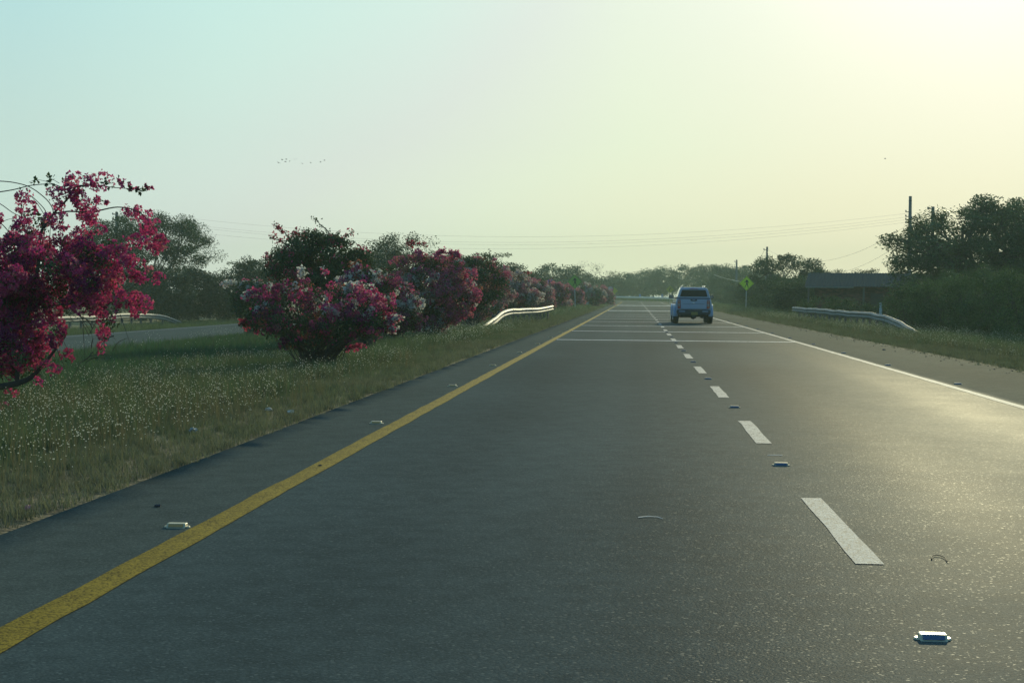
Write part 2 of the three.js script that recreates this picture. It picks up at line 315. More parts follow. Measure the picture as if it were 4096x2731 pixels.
// how a clump of each kind is made up: florets per area, leaves per area, palette
const KIND = { pink: [1, 0.22, PINK], purple: [0.9, 0.4, PURP], white: [0.95, 0.3, WHITE], mix: [0.8, 0.45, () => (R() < 0.5 ? PINK() : WHITE())], rust: [0.7, 0.5, RUST], green: [0.015, 1.25, PINK], red: [0.35, 0.8, () => tone([0.42, 0.04, 0.08], rr(0.7, 1.1))] };

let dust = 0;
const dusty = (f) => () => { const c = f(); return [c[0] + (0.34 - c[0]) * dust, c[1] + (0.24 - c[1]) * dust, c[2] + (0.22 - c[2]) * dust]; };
function clump(fl, lv, c, rx, ry, rz, kind, size, dens, other) {
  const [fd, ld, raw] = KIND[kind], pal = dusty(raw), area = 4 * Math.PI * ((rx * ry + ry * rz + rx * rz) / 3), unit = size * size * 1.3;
  const nf = Math.round(fd * dens * area / unit), nl = Math.round(ld * dens * area / unit), up = V(0, 0, 0);
  const spot3 = (q) => { let x = gauss(), y = gauss(), z = gauss(); const l = Math.hypot(x, y, z) || 1; x /= l; y /= l; z /= l; up.set(x * 1.1, y * 1.1 + 0.3, z * 1.1); return V(c.x + x * rx * q, c.y + y * ry * q, c.z + z * rz * q); };
  let left = nf;
  while (left > 0) {                                            // poms of florets
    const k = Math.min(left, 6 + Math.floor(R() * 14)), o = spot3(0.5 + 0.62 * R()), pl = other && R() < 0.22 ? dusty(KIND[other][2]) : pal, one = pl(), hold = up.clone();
    for (let i = 0; i < k; i++) {
      let x = gauss() + hold.x * 0.5, y = gauss() + hold.y * 0.5, z = gauss() + hold.z * 0.5; const l = Math.hypot(x, y, z) || 1; x /= l; y /= l; z /= l; const q = size * rr(0.9, 1.45);
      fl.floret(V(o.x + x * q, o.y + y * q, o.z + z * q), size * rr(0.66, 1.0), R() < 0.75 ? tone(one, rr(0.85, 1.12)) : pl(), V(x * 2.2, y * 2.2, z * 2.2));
    }
    left -= k;
  }
  for (let i = 0; i < nl; i++) lv.random(spot3(Math.sqrt(R()) * 1.05), size * rr(0.8, 1.3), size * rr(0.5, 0.75), GREEN());
}
function shoot(wd, fl, lv, pts, kind, size, r0 = 0.012, from = 0.15, dens = 1) {
  const curve = new THREE.CatmullRomCurve3(pts), L = curve.getLength(), n = Math.max(6, Math.round(L / 0.12)), P = curve.getPoints(n); wd.limb(P, r0, r0 * 0.35, 4);
  const [fd, ld, pal] = KIND[kind], m = Math.round(L / size * 3.2 * dens);
  for (let k = 0; k < m; k++) {
    const t = from + (1 - from) * R(), p = curve.getPoint(t); p.add(V(gauss(), gauss(), gauss()).multiplyScalar(size * 0.7));
    if (R() < fd * 0.8) { const q = 1 + Math.floor(R() * 3), c = pal(); for (let i = 0; i < q; i++) fl.floret(V(p.x + gauss() * size * 0.5, p.y + gauss() * size * 0.5, p.z + gauss() * size * 0.5), size * rr(0.75, 1.1), c, V(0, 0.6, 0)); }
    if (R() < ld) lv.random(p, size * rr(0.9, 1.3), size * rr(0.5, 0.8), GREEN());
  }
}
function finishBush(t, wd, fl, lv) {
  part('stem', wd.build(), barkMat, t);
  if (lv.n) part('foliage', lv.build(), leafMat, t);
  if (fl.n) part('blossom', fl.build(), bractMat, t);
}
// a shrub as wide and high as given, its clumps chosen by kindOf(u, v, w) with u, v, w in -1..1
function bush(label, { c, rx, ry, rz, size, n, rc, kindOf, dens = 1, seed, group, shoots = [], base, fill = 0.5, stems = 0.012 }) {
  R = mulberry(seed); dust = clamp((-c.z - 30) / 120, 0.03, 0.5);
  const b = base || at(c.x, c.z), t = thing('flowering_bush', label, 'flowering bush', group, b.x, b.y, b.z), o = V(b.x, b.y, b.z), fl = new Leaves(60000), lv = new Leaves(60000), wd = new Wood(), cc = c.clone().sub(o);
  const low = Math.max(0.1, cc.y - ry);
  n = Math.round(n * 1.7); rc *= 0.72;
  for (let k = 0; k < n; k++) {
    let u = gauss(), v = gauss(), w = gauss(); const l = Math.hypot(u, v, w) || 1, q = R() < fill ? Math.cbrt(R()) * 0.85 : rr(0.82, 1.02); u = u / l * q; v = v / l * q; w = w / l * q;
    const p = V(cc.x + u * rx, Math.max(low * 0.8, cc.y + v * ry), cc.z + w * rz), r = rc * rr(0.6, 1.3);
    clump(fl, lv, p, r * 1.15, r * 0.85, r * 1.1, kindOf(u, v, w, q), size, dens, kindOf(u, v, w, q));
    if (R() < 0.4) wd.arc(V(gauss() * 0.12 * rx, 0, gauss() * 0.12 * rz), p, V(0, 0.12 * ry, 0), stems * rr(1, 2), stems * 0.3, 6, 4);
    for (let i = 0; i < 2; i++) wd.arc(p, p.clone().add(V(gauss(), gauss(), gauss()).multiplyScalar(r * 0.8)), V(0, 0.02, 0), stems * 0.4, stems * 0.15, 3, 3);
  }
  for (const [pts] of shoots) wd.arc(V(0, 0, 0), pts[0].clone().sub(o), V(0, 0.1, 0), stems, stems * 0.8, 5, 4);
  for (const [pts, kind, dn = 1, from = 0.15] of shoots) shoot(wd, fl, lv, pts.map((p) => p.clone().sub(o)), kind, size, stems, from, dn);
  finishBush(t, wd, fl, lv); return t;
}
const pick = (...a) => { let x = R(); for (let i = 0; i < a.length; i += 2) if ((x -= a[i + 1]) < 0) return a[i]; return a[0]; };

// ------------------------------------------------------------------ the pink shrub at the near left
{
  R = mulberry(101);
  const Z = 21, base = at(-8.2, -Z), zx = (x, y, dz = 0) => spot(x / 4.551, 367.5 + y / 4.551, Z + dz).sub(base), m = Z / 4134 / 4.551;
  const t = thing('flowering_bush', 'tall magenta flowering bush arching in from the left edge, the largest and nearest', 'flowering bush', null, base.x, base.y, base.z), fl = new Leaves(150000), lv = new Leaves(60000), wd = new Wood(), S = 0.038;
  const C = '250,350,70 230,480,60 250,590,85 600,340,80 600,440,60 760,240,105 930,220,80 1110,180,45 1030,270,55 1220,230,38 1320,240,22 820,350,85 850,420,85 960,450,65 1040,420,38 820,510,45 900,600,105 960,560,85 1030,750,55 640,640,80 440,620,75 1340,500,45 1450,560,90 1500,660,75 1610,720,80 1700,850,90 1600,900,85 1410,860,80 1140,880,45 850,800,95 60,830,80 150,870,90 330,820,85 460,830,75 700,900,120 880,960,120 400,980,140 150,1050,140 1000,1080,110 1230,980,80 1320,1060,90 1430,1060,55 1250,1180,90 1500,1200,90 1640,1230,50 1100,1180,110 700,1150,140 400,1200,150 150,1250,150 900,1300,120 1200,1320,90 1350,1440,70 1480,1500,85 1000,1440,110 700,1400,130 400,1400,150 150,1450,150 1440,1523,90 1000,1513,80 1085,1663,42 1080,1763,50 1090,1853,50 1090,1943,44 640,1743,52 400,1713,80 150,1663,140 300,1863,115 600,1893,55 100,1913,115 450,1883,95 220,2043,95 450,2023,55 700,2053,55 580,2103,33 510,2173,45 580,2173,36 440,2153,36 400,2323,36 100,2163,95 120,2403,45 20,2563,45 150,2633,38 20,2683,38 330,560,40 520,600,40 190,720,30 330,740,35'.split(' ').map((s) => s.split(',').map(Number));
  for (const [x, y, r] of C) {
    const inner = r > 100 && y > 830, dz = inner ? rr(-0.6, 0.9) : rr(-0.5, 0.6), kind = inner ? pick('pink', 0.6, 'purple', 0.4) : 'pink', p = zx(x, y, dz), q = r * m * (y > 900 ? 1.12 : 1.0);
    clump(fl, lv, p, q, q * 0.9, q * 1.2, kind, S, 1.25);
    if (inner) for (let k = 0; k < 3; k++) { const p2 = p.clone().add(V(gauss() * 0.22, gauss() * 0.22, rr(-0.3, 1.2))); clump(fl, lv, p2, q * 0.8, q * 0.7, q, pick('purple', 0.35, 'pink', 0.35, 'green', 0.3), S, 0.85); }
  }
  for (let k = 0; k < 60; k++) { const p = zx(rr(-1100, 40), rr(350, 1950), rr(-1.2, 1.4)); clump(fl, lv, p, 0.17, 0.14, 0.17, pick('pink', 0.55, 'purple', 0.25, 'green', 0.2), S, 0.9); }
  for (let k = 0; k < 60; k++) { const p = zx(rr(-300, 430), rr(1350, 2230), rr(-0.5, 0.9)); clump(fl, lv, p, 0.13, 0.11, 0.14, pick('pink', 0.5, 'purple', 0.3, 'green', 0.2), S, 0.9); }
  for (let k = 0; k < 34; k++) { const x = rr(0, 1400), p = zx(x, rr(900 + x * 0.12, 1720 - x * 0.1), rr(-0.4, 0.7)); clump(fl, lv, p, 0.11, 0.09, 0.12, pick('pink', 0.6, 'purple', 0.25, 'green', 0.15), S, 0.85); }
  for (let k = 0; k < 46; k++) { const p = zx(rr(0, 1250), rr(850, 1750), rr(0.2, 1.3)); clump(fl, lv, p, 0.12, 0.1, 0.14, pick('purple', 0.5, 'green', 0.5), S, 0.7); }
  const path = (list, r0, r1, dz = 0) => { const c = new THREE.CatmullRomCurve3(list.map(([x, y]) => zx(x, y, dz))); wd.limb(c.getPoints(list.length * 6), r0, r1, 6); };
  path([[-700, 2480], [-350, 2420], [0, 2365], [200, 2323], [330, 2263], [430, 2163], [560, 2000], [680, 1840]], 0.06, 0.012);
  path([[-650, 2490], [-500, 2200], [-250, 1900], [0, 1600], [200, 1300]], 0.07, 0.03, 0.3);
  path([[180, 2310], [205, 1960], [300, 1560], [400, 1100], [430, 760], [560, 560], [700, 410], [800, 275], [900, 260]], 0.03, 0.006);
  path([[180, 2310], [90, 2000], [60, 1600], [120, 1100]], 0.026, 0.01, 0.3);
  path([[560, 560], [700, 535], [950, 540], [1250, 490], [1480, 560], [1640, 760]], 0.012, 0.005);
  path([[400, 1100], [700, 1020], [1100, 960], [1400, 1090], [1600, 1220]], 0.014, 0.004);
  path([[300, 1560], [700, 1500], [1000, 1490], [1085, 1650], [1090, 1960]], 0.012, 0.004);
  path([[800, 275], [1000, 262], [1200, 285], [1380, 300], [1500, 320], [1590, 290]], 0.007, 0.003);
  path([[430, 760], [480, 560], [470, 520], [380, 420], [330, 375], [250, 340]], 0.007, 0.003);
  path([[-160, 345], [0, 330], [150, 305], [340, 260], [560, 252], [660, 280], [760, 250]], 0.008, 0.004);
  path([[-160, 210], [0, 218], [130, 230], [300, 275], [430, 360], [520, 450], [555, 545], [480, 640]], 0.007, 0.005);
  path([[560, 252], [480, 220], [380, 205], [300, 230]], 0.004, 0.002); path([[620, 240], [560, 205], [500, 175]], 0.004, 0.002);
  path([[-160, 400], [0, 455], [130, 545], [240, 600]], 0.006, 0.004); path([[-100, 620], [0, 652], [90, 745], [130, 800], [200, 900]], 0.006, 0.005); path([[0, 652], [80, 620], [170, 600]], 0.004, 0.002);
  path([[90, 745], [100, 690], [150, 650]], 0.004, 0.002); path([[460, 800], [470, 600], [400, 470], [330, 380]], 0.006, 0.003);
  for (let k = 0; k < 60; k++) { const a = zx(rr(0, 1200), rr(900, 2100), rr(-0.3, 0.5)); wd.arc(a, a.clone().add(V(gauss() * 0.3, gauss() * 0.3, gauss() * 0.2)), V(0, 0.05, 0), 0.006, 0.002, 4, 4); }
  for (const [x, y] of [[520, 180], [490, 225], [1350, 300], [1430, 310], [1490, 315], [1540, 290], [1265, 220], [360, 215], [1150, 245], [1100, 235], [380, 540], [280, 550], [720, 300], [680, 380]]) for (let k = 0; k < 7; k++) lv.random(zx(x + gauss() * 18, y + gauss() * 14), 0.06, 0.045, GREEN());
  for (const [x, y] of [[1370, 300], [1430, 300], [1545, 285], [1580, 288], [1355, 255], [1530, 262], [1120, 445], [1110, 435], [370, 485], [345, 445]]) for (let k = 0; k < 5; k++) fl.floret(zx(x + gauss() * 8, y + gauss() * 8), 0.036, PINK(), V(0, 0.5, 0));
  finishBush(t, wd, fl, lv);
}

// ------------------------------------------------------------------ the flowering hedge along the median
const px = (v, Z) => v / 4134 * Z;
function hedge(label, vx, vy, rvx, rvy, Z, opt) { const c = spot(vx, vy, Z); return bush(label, { c, rx: px(rvx, Z), ry: px(rvy, Z), rz: opt.rz || px(rvx, Z) * 0.9, ...opt }); }
{
  const Z1 = 33.8, s1 = (x, y, dz = 0) => spot(516.8 + x / 4.016, 470.9 + y / 4.016, Z1 + dz), b1 = s1(860, 1450); b1.y = ground(b1.x, b1.z);
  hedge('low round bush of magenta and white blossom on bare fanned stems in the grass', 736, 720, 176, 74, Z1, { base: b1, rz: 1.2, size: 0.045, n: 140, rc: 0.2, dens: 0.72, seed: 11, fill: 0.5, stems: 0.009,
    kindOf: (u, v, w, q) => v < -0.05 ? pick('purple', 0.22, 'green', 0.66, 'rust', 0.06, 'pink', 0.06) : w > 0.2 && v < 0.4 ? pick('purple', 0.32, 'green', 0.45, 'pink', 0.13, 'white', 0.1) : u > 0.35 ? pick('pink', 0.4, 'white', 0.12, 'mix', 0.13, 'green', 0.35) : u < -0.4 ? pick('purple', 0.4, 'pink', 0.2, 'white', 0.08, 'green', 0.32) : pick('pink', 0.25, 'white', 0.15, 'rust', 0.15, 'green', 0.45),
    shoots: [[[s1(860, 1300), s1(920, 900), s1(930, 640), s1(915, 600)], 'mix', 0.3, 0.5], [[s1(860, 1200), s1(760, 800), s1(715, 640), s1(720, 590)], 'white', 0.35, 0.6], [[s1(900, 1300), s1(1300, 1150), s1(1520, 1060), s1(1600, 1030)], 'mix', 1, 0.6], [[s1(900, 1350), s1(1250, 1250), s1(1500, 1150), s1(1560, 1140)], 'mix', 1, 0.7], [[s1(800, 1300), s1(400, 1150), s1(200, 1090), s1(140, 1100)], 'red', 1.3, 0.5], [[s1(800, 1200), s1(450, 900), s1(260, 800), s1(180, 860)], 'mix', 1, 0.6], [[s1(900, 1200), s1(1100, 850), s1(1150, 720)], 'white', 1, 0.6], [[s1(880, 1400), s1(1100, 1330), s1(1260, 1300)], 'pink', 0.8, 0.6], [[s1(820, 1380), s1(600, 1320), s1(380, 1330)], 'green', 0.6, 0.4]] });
}
{
  const Z2 = 48, s2 = (x, y, dz = 0) => spot(516.8 + x / 4.016, 470.9 + y / 4.016, Z2 + dz);
  hedge('tall dark green bush with a few dull red poms and long spiky shoots on top', 738, 612, 118, 78, Z2, { rz: 1.5, size: 0.06, n: 130, rc: 0.3, dens: 0.95, seed: 12, fill: 0.5, stems: 0.016, kindOf: (u, v) => pick('green', 0.86, 'red', 0.14),
    shoots: [[[s2(640, 420), s2(560, 260), s2(490, 210), s2(450, 175)], 'red', 1.4], [[s2(700, 400), s2(660, 290), s2(652, 215)], 'red', 1.4], [[s2(750, 380), s2(740, 280), s2(742, 230)], 'red', 1.3], [[s2(620, 420), s2(520, 330), s2(460, 310), s2(415, 285)], 'red', 1.2], [[s2(900, 360), s2(960, 250), s2(890, 190), s2(850, 145), s2(812, 122)], 'green', 1.1], [[s2(1000, 380), s2(1040, 290), s2(1050, 240)], 'red', 1], [[s2(1020, 380), s2(1090, 310), s2(1150, 260), s2(1190, 240)], 'red', 0.9], [[s2(1050, 430), s2(1140, 380), s2(1205, 330)], 'green', 0.9], [[s2(560, 480), s2(500, 420), s2(450, 380)], 'green', 1], [[s2(520, 540), s2(440, 520), s2(395, 500)], 'green', 1], [[s2(540, 520), s2(480, 460), s2(455, 440)], 'red', 1]] });
}
const longHedge = 'bushes of the mixed flowering hedge';
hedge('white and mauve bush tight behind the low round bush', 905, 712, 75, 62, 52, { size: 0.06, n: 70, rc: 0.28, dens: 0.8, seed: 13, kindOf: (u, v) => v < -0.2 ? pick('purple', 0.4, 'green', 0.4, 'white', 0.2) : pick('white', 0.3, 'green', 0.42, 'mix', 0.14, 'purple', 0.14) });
{
  const Z4 = 57, s4 = (x, y) => spot(918.8 + x / 5.057, 539.8 + y / 5.057, Z4);
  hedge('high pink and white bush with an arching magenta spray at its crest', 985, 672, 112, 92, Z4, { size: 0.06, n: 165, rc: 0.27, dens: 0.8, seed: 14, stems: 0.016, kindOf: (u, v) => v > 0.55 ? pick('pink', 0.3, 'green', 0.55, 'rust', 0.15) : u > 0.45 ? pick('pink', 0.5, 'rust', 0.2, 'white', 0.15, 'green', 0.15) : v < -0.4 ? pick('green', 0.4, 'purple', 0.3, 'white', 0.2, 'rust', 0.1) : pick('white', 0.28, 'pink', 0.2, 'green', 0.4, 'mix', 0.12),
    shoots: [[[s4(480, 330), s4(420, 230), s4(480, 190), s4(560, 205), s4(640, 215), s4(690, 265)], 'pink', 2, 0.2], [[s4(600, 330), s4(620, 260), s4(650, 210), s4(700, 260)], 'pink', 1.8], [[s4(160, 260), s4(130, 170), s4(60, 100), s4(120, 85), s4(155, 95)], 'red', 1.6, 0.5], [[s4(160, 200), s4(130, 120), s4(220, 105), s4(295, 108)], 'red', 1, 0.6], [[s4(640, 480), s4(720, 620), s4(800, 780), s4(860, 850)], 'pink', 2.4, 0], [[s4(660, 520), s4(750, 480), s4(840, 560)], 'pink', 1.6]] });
}
hedge('dull green bush topped with thin leafy sprigs behind the pink and white one', 1085, 645, 80, 55, 70, { size: 0.075, n: 80, rc: 0.35, dens: 0.85, seed: 15, kindOf: (u, v) => pick('green', 0.62, 'rust', 0.12, 'pink', 0.16, 'white', 0.1), shoots: [[[spot(1075, 640, 70), spot(1110, 600, 70), spot(1126, 572, 70)], 'green', 1.2], [[spot(1090, 640, 70), spot(1120, 615, 70), spot(1130, 594, 70)], 'green', 1.2]] });
{
  const Z5 = 104, s5 = (x, y) => spot(918.8 + x / 5.057, 539.8 + y / 5.057, Z5);
  hedge('mostly white bush spilling forward just behind the guard rail bend', 1150, 680, 82, 60, Z5, { size: 0.09, n: 120, rc: 0.5, dens: 0.9, seed: 16, kindOf: (u, v) => pick('white', 0.45, 'pink', 0.13, 'green', 0.34, 'mix', 0.08), shoots: [[[s5(1250, 540), s5(1400, 620), s5(1500, 690), s5(1590, 730)], 'white', 2.6, 0], [[s5(1240, 620), s5(1330, 730), s5(1320, 820)], 'white', 2.4, 0], [[s5(1000, 480), s5(1180, 400), s5(1240, 350)], 'green', 1], [[s5(1330, 480), s5(1420, 470), s5(1460, 440), s5(1510, 440)], 'red', 1]] });
}
hedge('bush of pink and green clumps low under the white one', 1062, 710, 72, 42, 80, { size: 0.08, n: 70, rc: 0.4, dens: 0.85, seed: 17, kindOf: (u, v) => pick('pink', 0.35, 'green', 0.35, 'white', 0.2, 'purple', 0.1) });
hedge('washed-out pink bush at the far end of the bent guard rail', 1228, 686, 46, 42, 134, { size: 0.11, n: 80, rc: 0.42, dens: 0.85, seed: 18, kindOf: () => pick('pink', 0.4, 'mix', 0.3, 'green', 0.22, 'white', 0.08) });
hedge('hazy rose coloured bush to the near side of the shaded walking sign', 1272, 684, 36, 34, 152, { size: 0.12, n: 80, rc: 0.45, dens: 0.85, seed: 19, kindOf: () => pick('pink', 0.45, 'mix', 0.25, 'green', 0.3), shoots: [[[spot(1265, 660, 132), spot(1262, 640, 132), spot(1290, 634, 132)], 'green', 0.8]] });
hedge('hazy crimson bush right behind the post of the shaded walking sign', 1308, 686, 34, 27, 182, { size: 0.14, n: 70, rc: 0.5, dens: 0.85, seed: 20, kindOf: () => pick('pink', 0.5, 'purple', 0.2, 'green', 0.3) });
hedge('hazy bush with creamy white tops beyond the shaded walking sign', 1352, 680, 32, 26, 205, { size: 0.16, n: 70, rc: 0.55, dens: 0.85, seed: 22, kindOf: (u, v) => (v > 0 ? pick('white', 0.5, 'mix', 0.2, 'green', 0.3) : pick('pink', 0.4, 'green', 0.6)) });
hedge('loose bush of pale pink and white sprays between the green bush and the white one', 1112, 672, 62, 50, 92, { size: 0.085, n: 80, rc: 0.42, dens: 0.8, seed: 26, kindOf: (u, v) => pick('pink', 0.28, 'white', 0.26, 'green', 0.3, 'mix', 0.16) });
hedge('rust and green bush with white sprays tucked behind the low round bush', 838, 668, 70, 60, 43, { size: 0.055, n: 80, rc: 0.26, dens: 0.75, seed: 27, kindOf: (u, v) => pick('green', 0.5, 'rust', 0.16, 'white', 0.16, 'pink', 0.1, 'purple', 0.08) });
hedge('last hazy pink and green bush of the median hedge, by the small guard rail end', 1388, 684, 22, 18, 250, { size: 0.2, n: 60, rc: 0.6, dens: 0.85, seed: 23, kindOf: () => pick('mix', 0.35, 'green', 0.5, 'pink', 0.15) });
hedge('dark bush with a white flowered spray, half hidden left of the tall green bush', 580, 690, 55, 40, 62, { size: 0.07, n: 50, rc: 0.34, dens: 0.8, seed: 24, kindOf: () => pick('green', 0.92, 'white', 0.08), shoots: [[[spot(600, 660, 62), spot(545, 650, 62), spot(510, 652, 62)], 'white', 1.4, 0.3]] });

// ------------------------------------------------------------------ trees
function tree(name, label, group, o) {
  R = mulberry(o.seed);
  const b = at(o.x, o.z), t = thing(name, label, o.category || 'tree', group, b.x, b.y, b.z), wd = new Wood(), lv = new Leaves(o.leaves + 10), H = o.height, rx = o.rx, rz = o.rz || rx, cy = o.cy ?? H - o.ry, ry = o.ry;
  const trunkTop = V((o.lean || 0), Math.max(0.3, (o.fork ?? 0.35) * H), 0);
  const trunk = wd.arc(V(0, -0.2, 0), trunkTop, V(rr(-0.1, 0.1), 0, rr(-0.1, 0.1)), o.r, o.r * 0.7, 6, 8, 0.02);
  if (o.multi) for (let k = 0; k < o.multi; k++) wd.arc(V(gauss() * 0.3, -0.2, gauss() * 0.3), V(gauss() * rx * 0.35, cy, gauss() * rz * 0.35), V(0, 0, 0), o.r * 0.7, o.r * 0.3, 6, 6);
  const N = o.clumps, per = Math.floor(o.leaves / N), flat = o.flat ?? 0.5, base = o.color || [0.05, 0.08, 0.026], hubs = [];
  for (let k = 0; k < (o.limbs || 6); k++) { const a = k / (o.limbs || 6) * 6.28 + rr(-0.4, 0.4), p = V(trunkTop.x + Math.cos(a) * rx * 0.45, cy + rr(-0.2, 0.35) * ry, Math.sin(a) * rz * 0.45); wd.arc(trunkTop, p, V(Math.cos(a) * rx * 0.08, -0.05 * H, Math.sin(a) * rz * 0.08), o.r * 0.5, o.r * 0.2, 7, 6, 0.05); hubs.push(p); }
  for (let k = 0; k < N; k++) {
    let u = gauss(), v = gauss(), w = gauss(); const l = Math.hypot(u, v, w) || 1; u /= l; v /= l; w /= l;
    const q = R() < (o.fill ?? 0.4) ? Math.cbrt(R()) * 0.9 : rr(0.8, 1.03);
    if (v < 0) v *= o.under ?? 0.6;
    const p = V((o.lean || 0) + u * q * rx, Math.max(0.15, cy + v * q * ry), w * q * rz), rc = o.rc * rr(0.6, 1.35), kk = rr(0.65, 1.35);
    let hub = hubs[0], bd = 1e9; for (const h of hubs) { const d = h.distanceToSquared(p); if (d < bd) { bd = d; hub = h; } }
    const br = wd.arc(hub, p, V(0, -0.04 * H, 0), o.r * 0.16, o.r * 0.05, 5, 4, 0.08);
    for (let i = 0; i < (o.twigs ?? 3); i++) wd.arc(br[4], p.clone().add(V(gauss() * rc * 0.5, gauss() * rc * flat * 0.5 + rc * 0.15, gauss() * rc * 0.5)), V(0, 0, 0), o.r * 0.05, o.r * 0.025, 3, 3, 0.1);
    for (let i = 0; i < per; i++) {
      const s = Math.cbrt(R()) * 1.1; let x = gauss(), y = gauss(), z = gauss(); const m = Math.hypot(x, y, z) || 1, c = tone(base, kk * rr(0.7, 1.35));
      lv.random(V(p.x + x / m * s * rc, p.y + y / m * s * rc * flat, p.z + z / m * s * rc), o.leaf * rr(0.7, 1.3), o.leaf * rr(0.35, 0.6), c, o.leafFlat ?? 0.8);
    }
  }
  part('trunk', wd.build(), o.bark || barkMat, t); if (lv.n) part('crown', lv.build(), leafMat, t); return t;
}
const G1 = [0.05, 0.08, 0.028], G2 = [0.036, 0.07, 0.02], G3 = [0.075, 0.09, 0.04];
// far side of the other carriageway
tree('spreading_tree', 'spreading tree with visible forked limbs behind the magenta bush', null, { seed: 201, x: spot(330, 600, 128).x, z: -128, height: 7.6, rx: 5.4, rz: 4.6, ry: 2.3, cy: 5.2, r: 0.26, fork: 0.3, limbs: 8, clumps: 150, rc: 0.8, flat: 0.55, leaves: 45000, leaf: 0.13, fill: 0.25, under: 0.9, twigs: 4, color: G2 });
const leftMass = [[395, 690, 36, 2.9, 0.5], [455, 700, 34, 3.3, 0.4], [515, 700, 30, 3.0, 0.4], [570, 690, 30, 3.6, 0.45], [620, 685, 34, 3.7, 0.5], [330, 700, 40, 3.3, 0.4], [250, 700, 45, 3.6, 0.4], [160, 700, 45, 3.5, 0.4], [60, 700, 50, 3.6, 0.4]];
const leftSay = ['dense dark shrub under the right limbs of the spreading tree', 'dense dark shrub facing the end of the far guard rail', 'dense dark shrub between the guard rail end and the white flowered spray', 'dense dark shrub behind the white flowered spray', 'dense dark shrub next to the tall spiky bush, thin sprigs on top', 'dense dark shrub behind the far guard rail, right of the magenta bush', 'dense dark shrub partly covered by magenta blossom', 'dense dark shrub seen through gaps of the magenta bush', 'dense dark shrub behind the magenta bush at the picture edge'];
leftMass.forEach(([vx, , rv, h], i) => { const Z = 118 + (i * 37 % 11), p = spot(vx, 680, Z); tree('dark_shrub', leftSay[i], 'dark shrubs beyond the opposite road', { category: 'shrub', seed: 220 + i, x: p.x, z: -Z, height: h + 0.5, rx: px(rv, Z) * 1.35, rz: 1.6, ry: (h + 0.3) / 2, cy: (h + 0.3) / 2 + 0.1, r: 0.09, fork: 0.12, limbs: 6, clumps: 90, rc: 0.6, flat: 0.75, leaves: i > 5 ? 7000 : 13000, leaf: 0.15, fill: 0.4, under: 1, twigs: 3, color: [0.028, 0.052, 0.018] }); });
// trees behind the hedge
[[585, 640, 150, 5.0, 'thin dry acacia in front of the sky left of the tall spiky bush'], [880, 600, 95, 4.6, 'grey-green upright tree between the two tallest hedge bushes'], [920, 600, 110, 5.4, 'feathery grey-green tree just behind the arching red spray'], [1045, 600, 130, 4.6, 'feathery acacia peeping over the pink and white bush'], [1108, 610, 120, 4.5, 'feathery acacia with flat sprays above the green sprig bush'], [1175, 620, 140, 4.0, 'thin acacia with flat sprays over the mostly white bush'], [1225, 640, 190, 3.6, 'low hazy acacia beyond the mostly white bush']].forEach(([vx, , Z, h, say], i) => { const p = spot(vx, 680, Z); tree('acacia_tree', say, null, { seed: 240 + i, x: p.x, z: -Z, height: h, rx: i === 1 ? 1.3 : 2.6, rz: 2.2, ry: h * 0.4, r: 0.1, fork: 0.3, limbs: 6, clumps: 50, rc: 0.6, flat: i === 1 || i === 2 ? 0.8 : 0.22, leaves: 7000, leaf: 0.13, fill: 0.45, color: G3 }); });
// far end of the road
[[1290, 290, 7.2, 6, 0.3, 'rounded grey-green tree high behind the shaded walking sign'], [1345, 330, 8.4, 7, 0.2, 'bare-looking hazy tree with thin upright twigs beyond the shaded walking sign'], [1330, 400, 6.2, 9, 0.3, 'hazy low tree under the thin twigged one'], [1385, 400, 6, 8, 0.4, 'hazy rounded tree left of the dip in the tree line'], [1425, 440, 5.4, 7, 0.4, 'lowest hazy tree in the dip at the end of the road'], [1455, 440, 6.8, 7, 0.35, 'hazy tree right of the dip at the end of the road'], [1500, 440, 8.0, 8, 0.3, 'flat-topped hazy tree above the far end of the lane line'], [1545, 430, 9.0, 9, 0.25, 'umbrella-shaped hazy tree left of the pickup roof'], [1595, 430, 9.4, 9, 0.3, 'broad hazy tree directly above the pickup roof'], [1640, 400, 8.8, 8, 0.4, 'hazy tree with round heads right above the pickup'], [1690, 350, 8.0, 8, 0.4, 'hazy tree crossed by the short dark pole'], [1730, 320, 7.2, 7, 0.4, 'hazy tree left of the dark tree by the yellow walking sign']].forEach(([vx, Z, h, rx, flat, say], i) => {
  const p = spot(vx, 680, Z), bareTree = i === 1;
  tree('distant_tree', say, null, { seed: 260 + i, x: p.x, z: -Z, height: h * 0.9, rx, rz: rx * 0.8, ry: h * 0.41, r: 0.25, fork: 0.25, limbs: 8, clumps: bareTree ? 60 : 90, rc: 1.25, flat: 0.35 + flat * 0.5, leaves: bareTree ? 2500 : 8500, leaf: bareTree ? 0.22 : 0.36, fill: 0.45, under: 1, twigs: bareTree ? 7 : 2, color: i % 3 ? G1 : G3 });
});
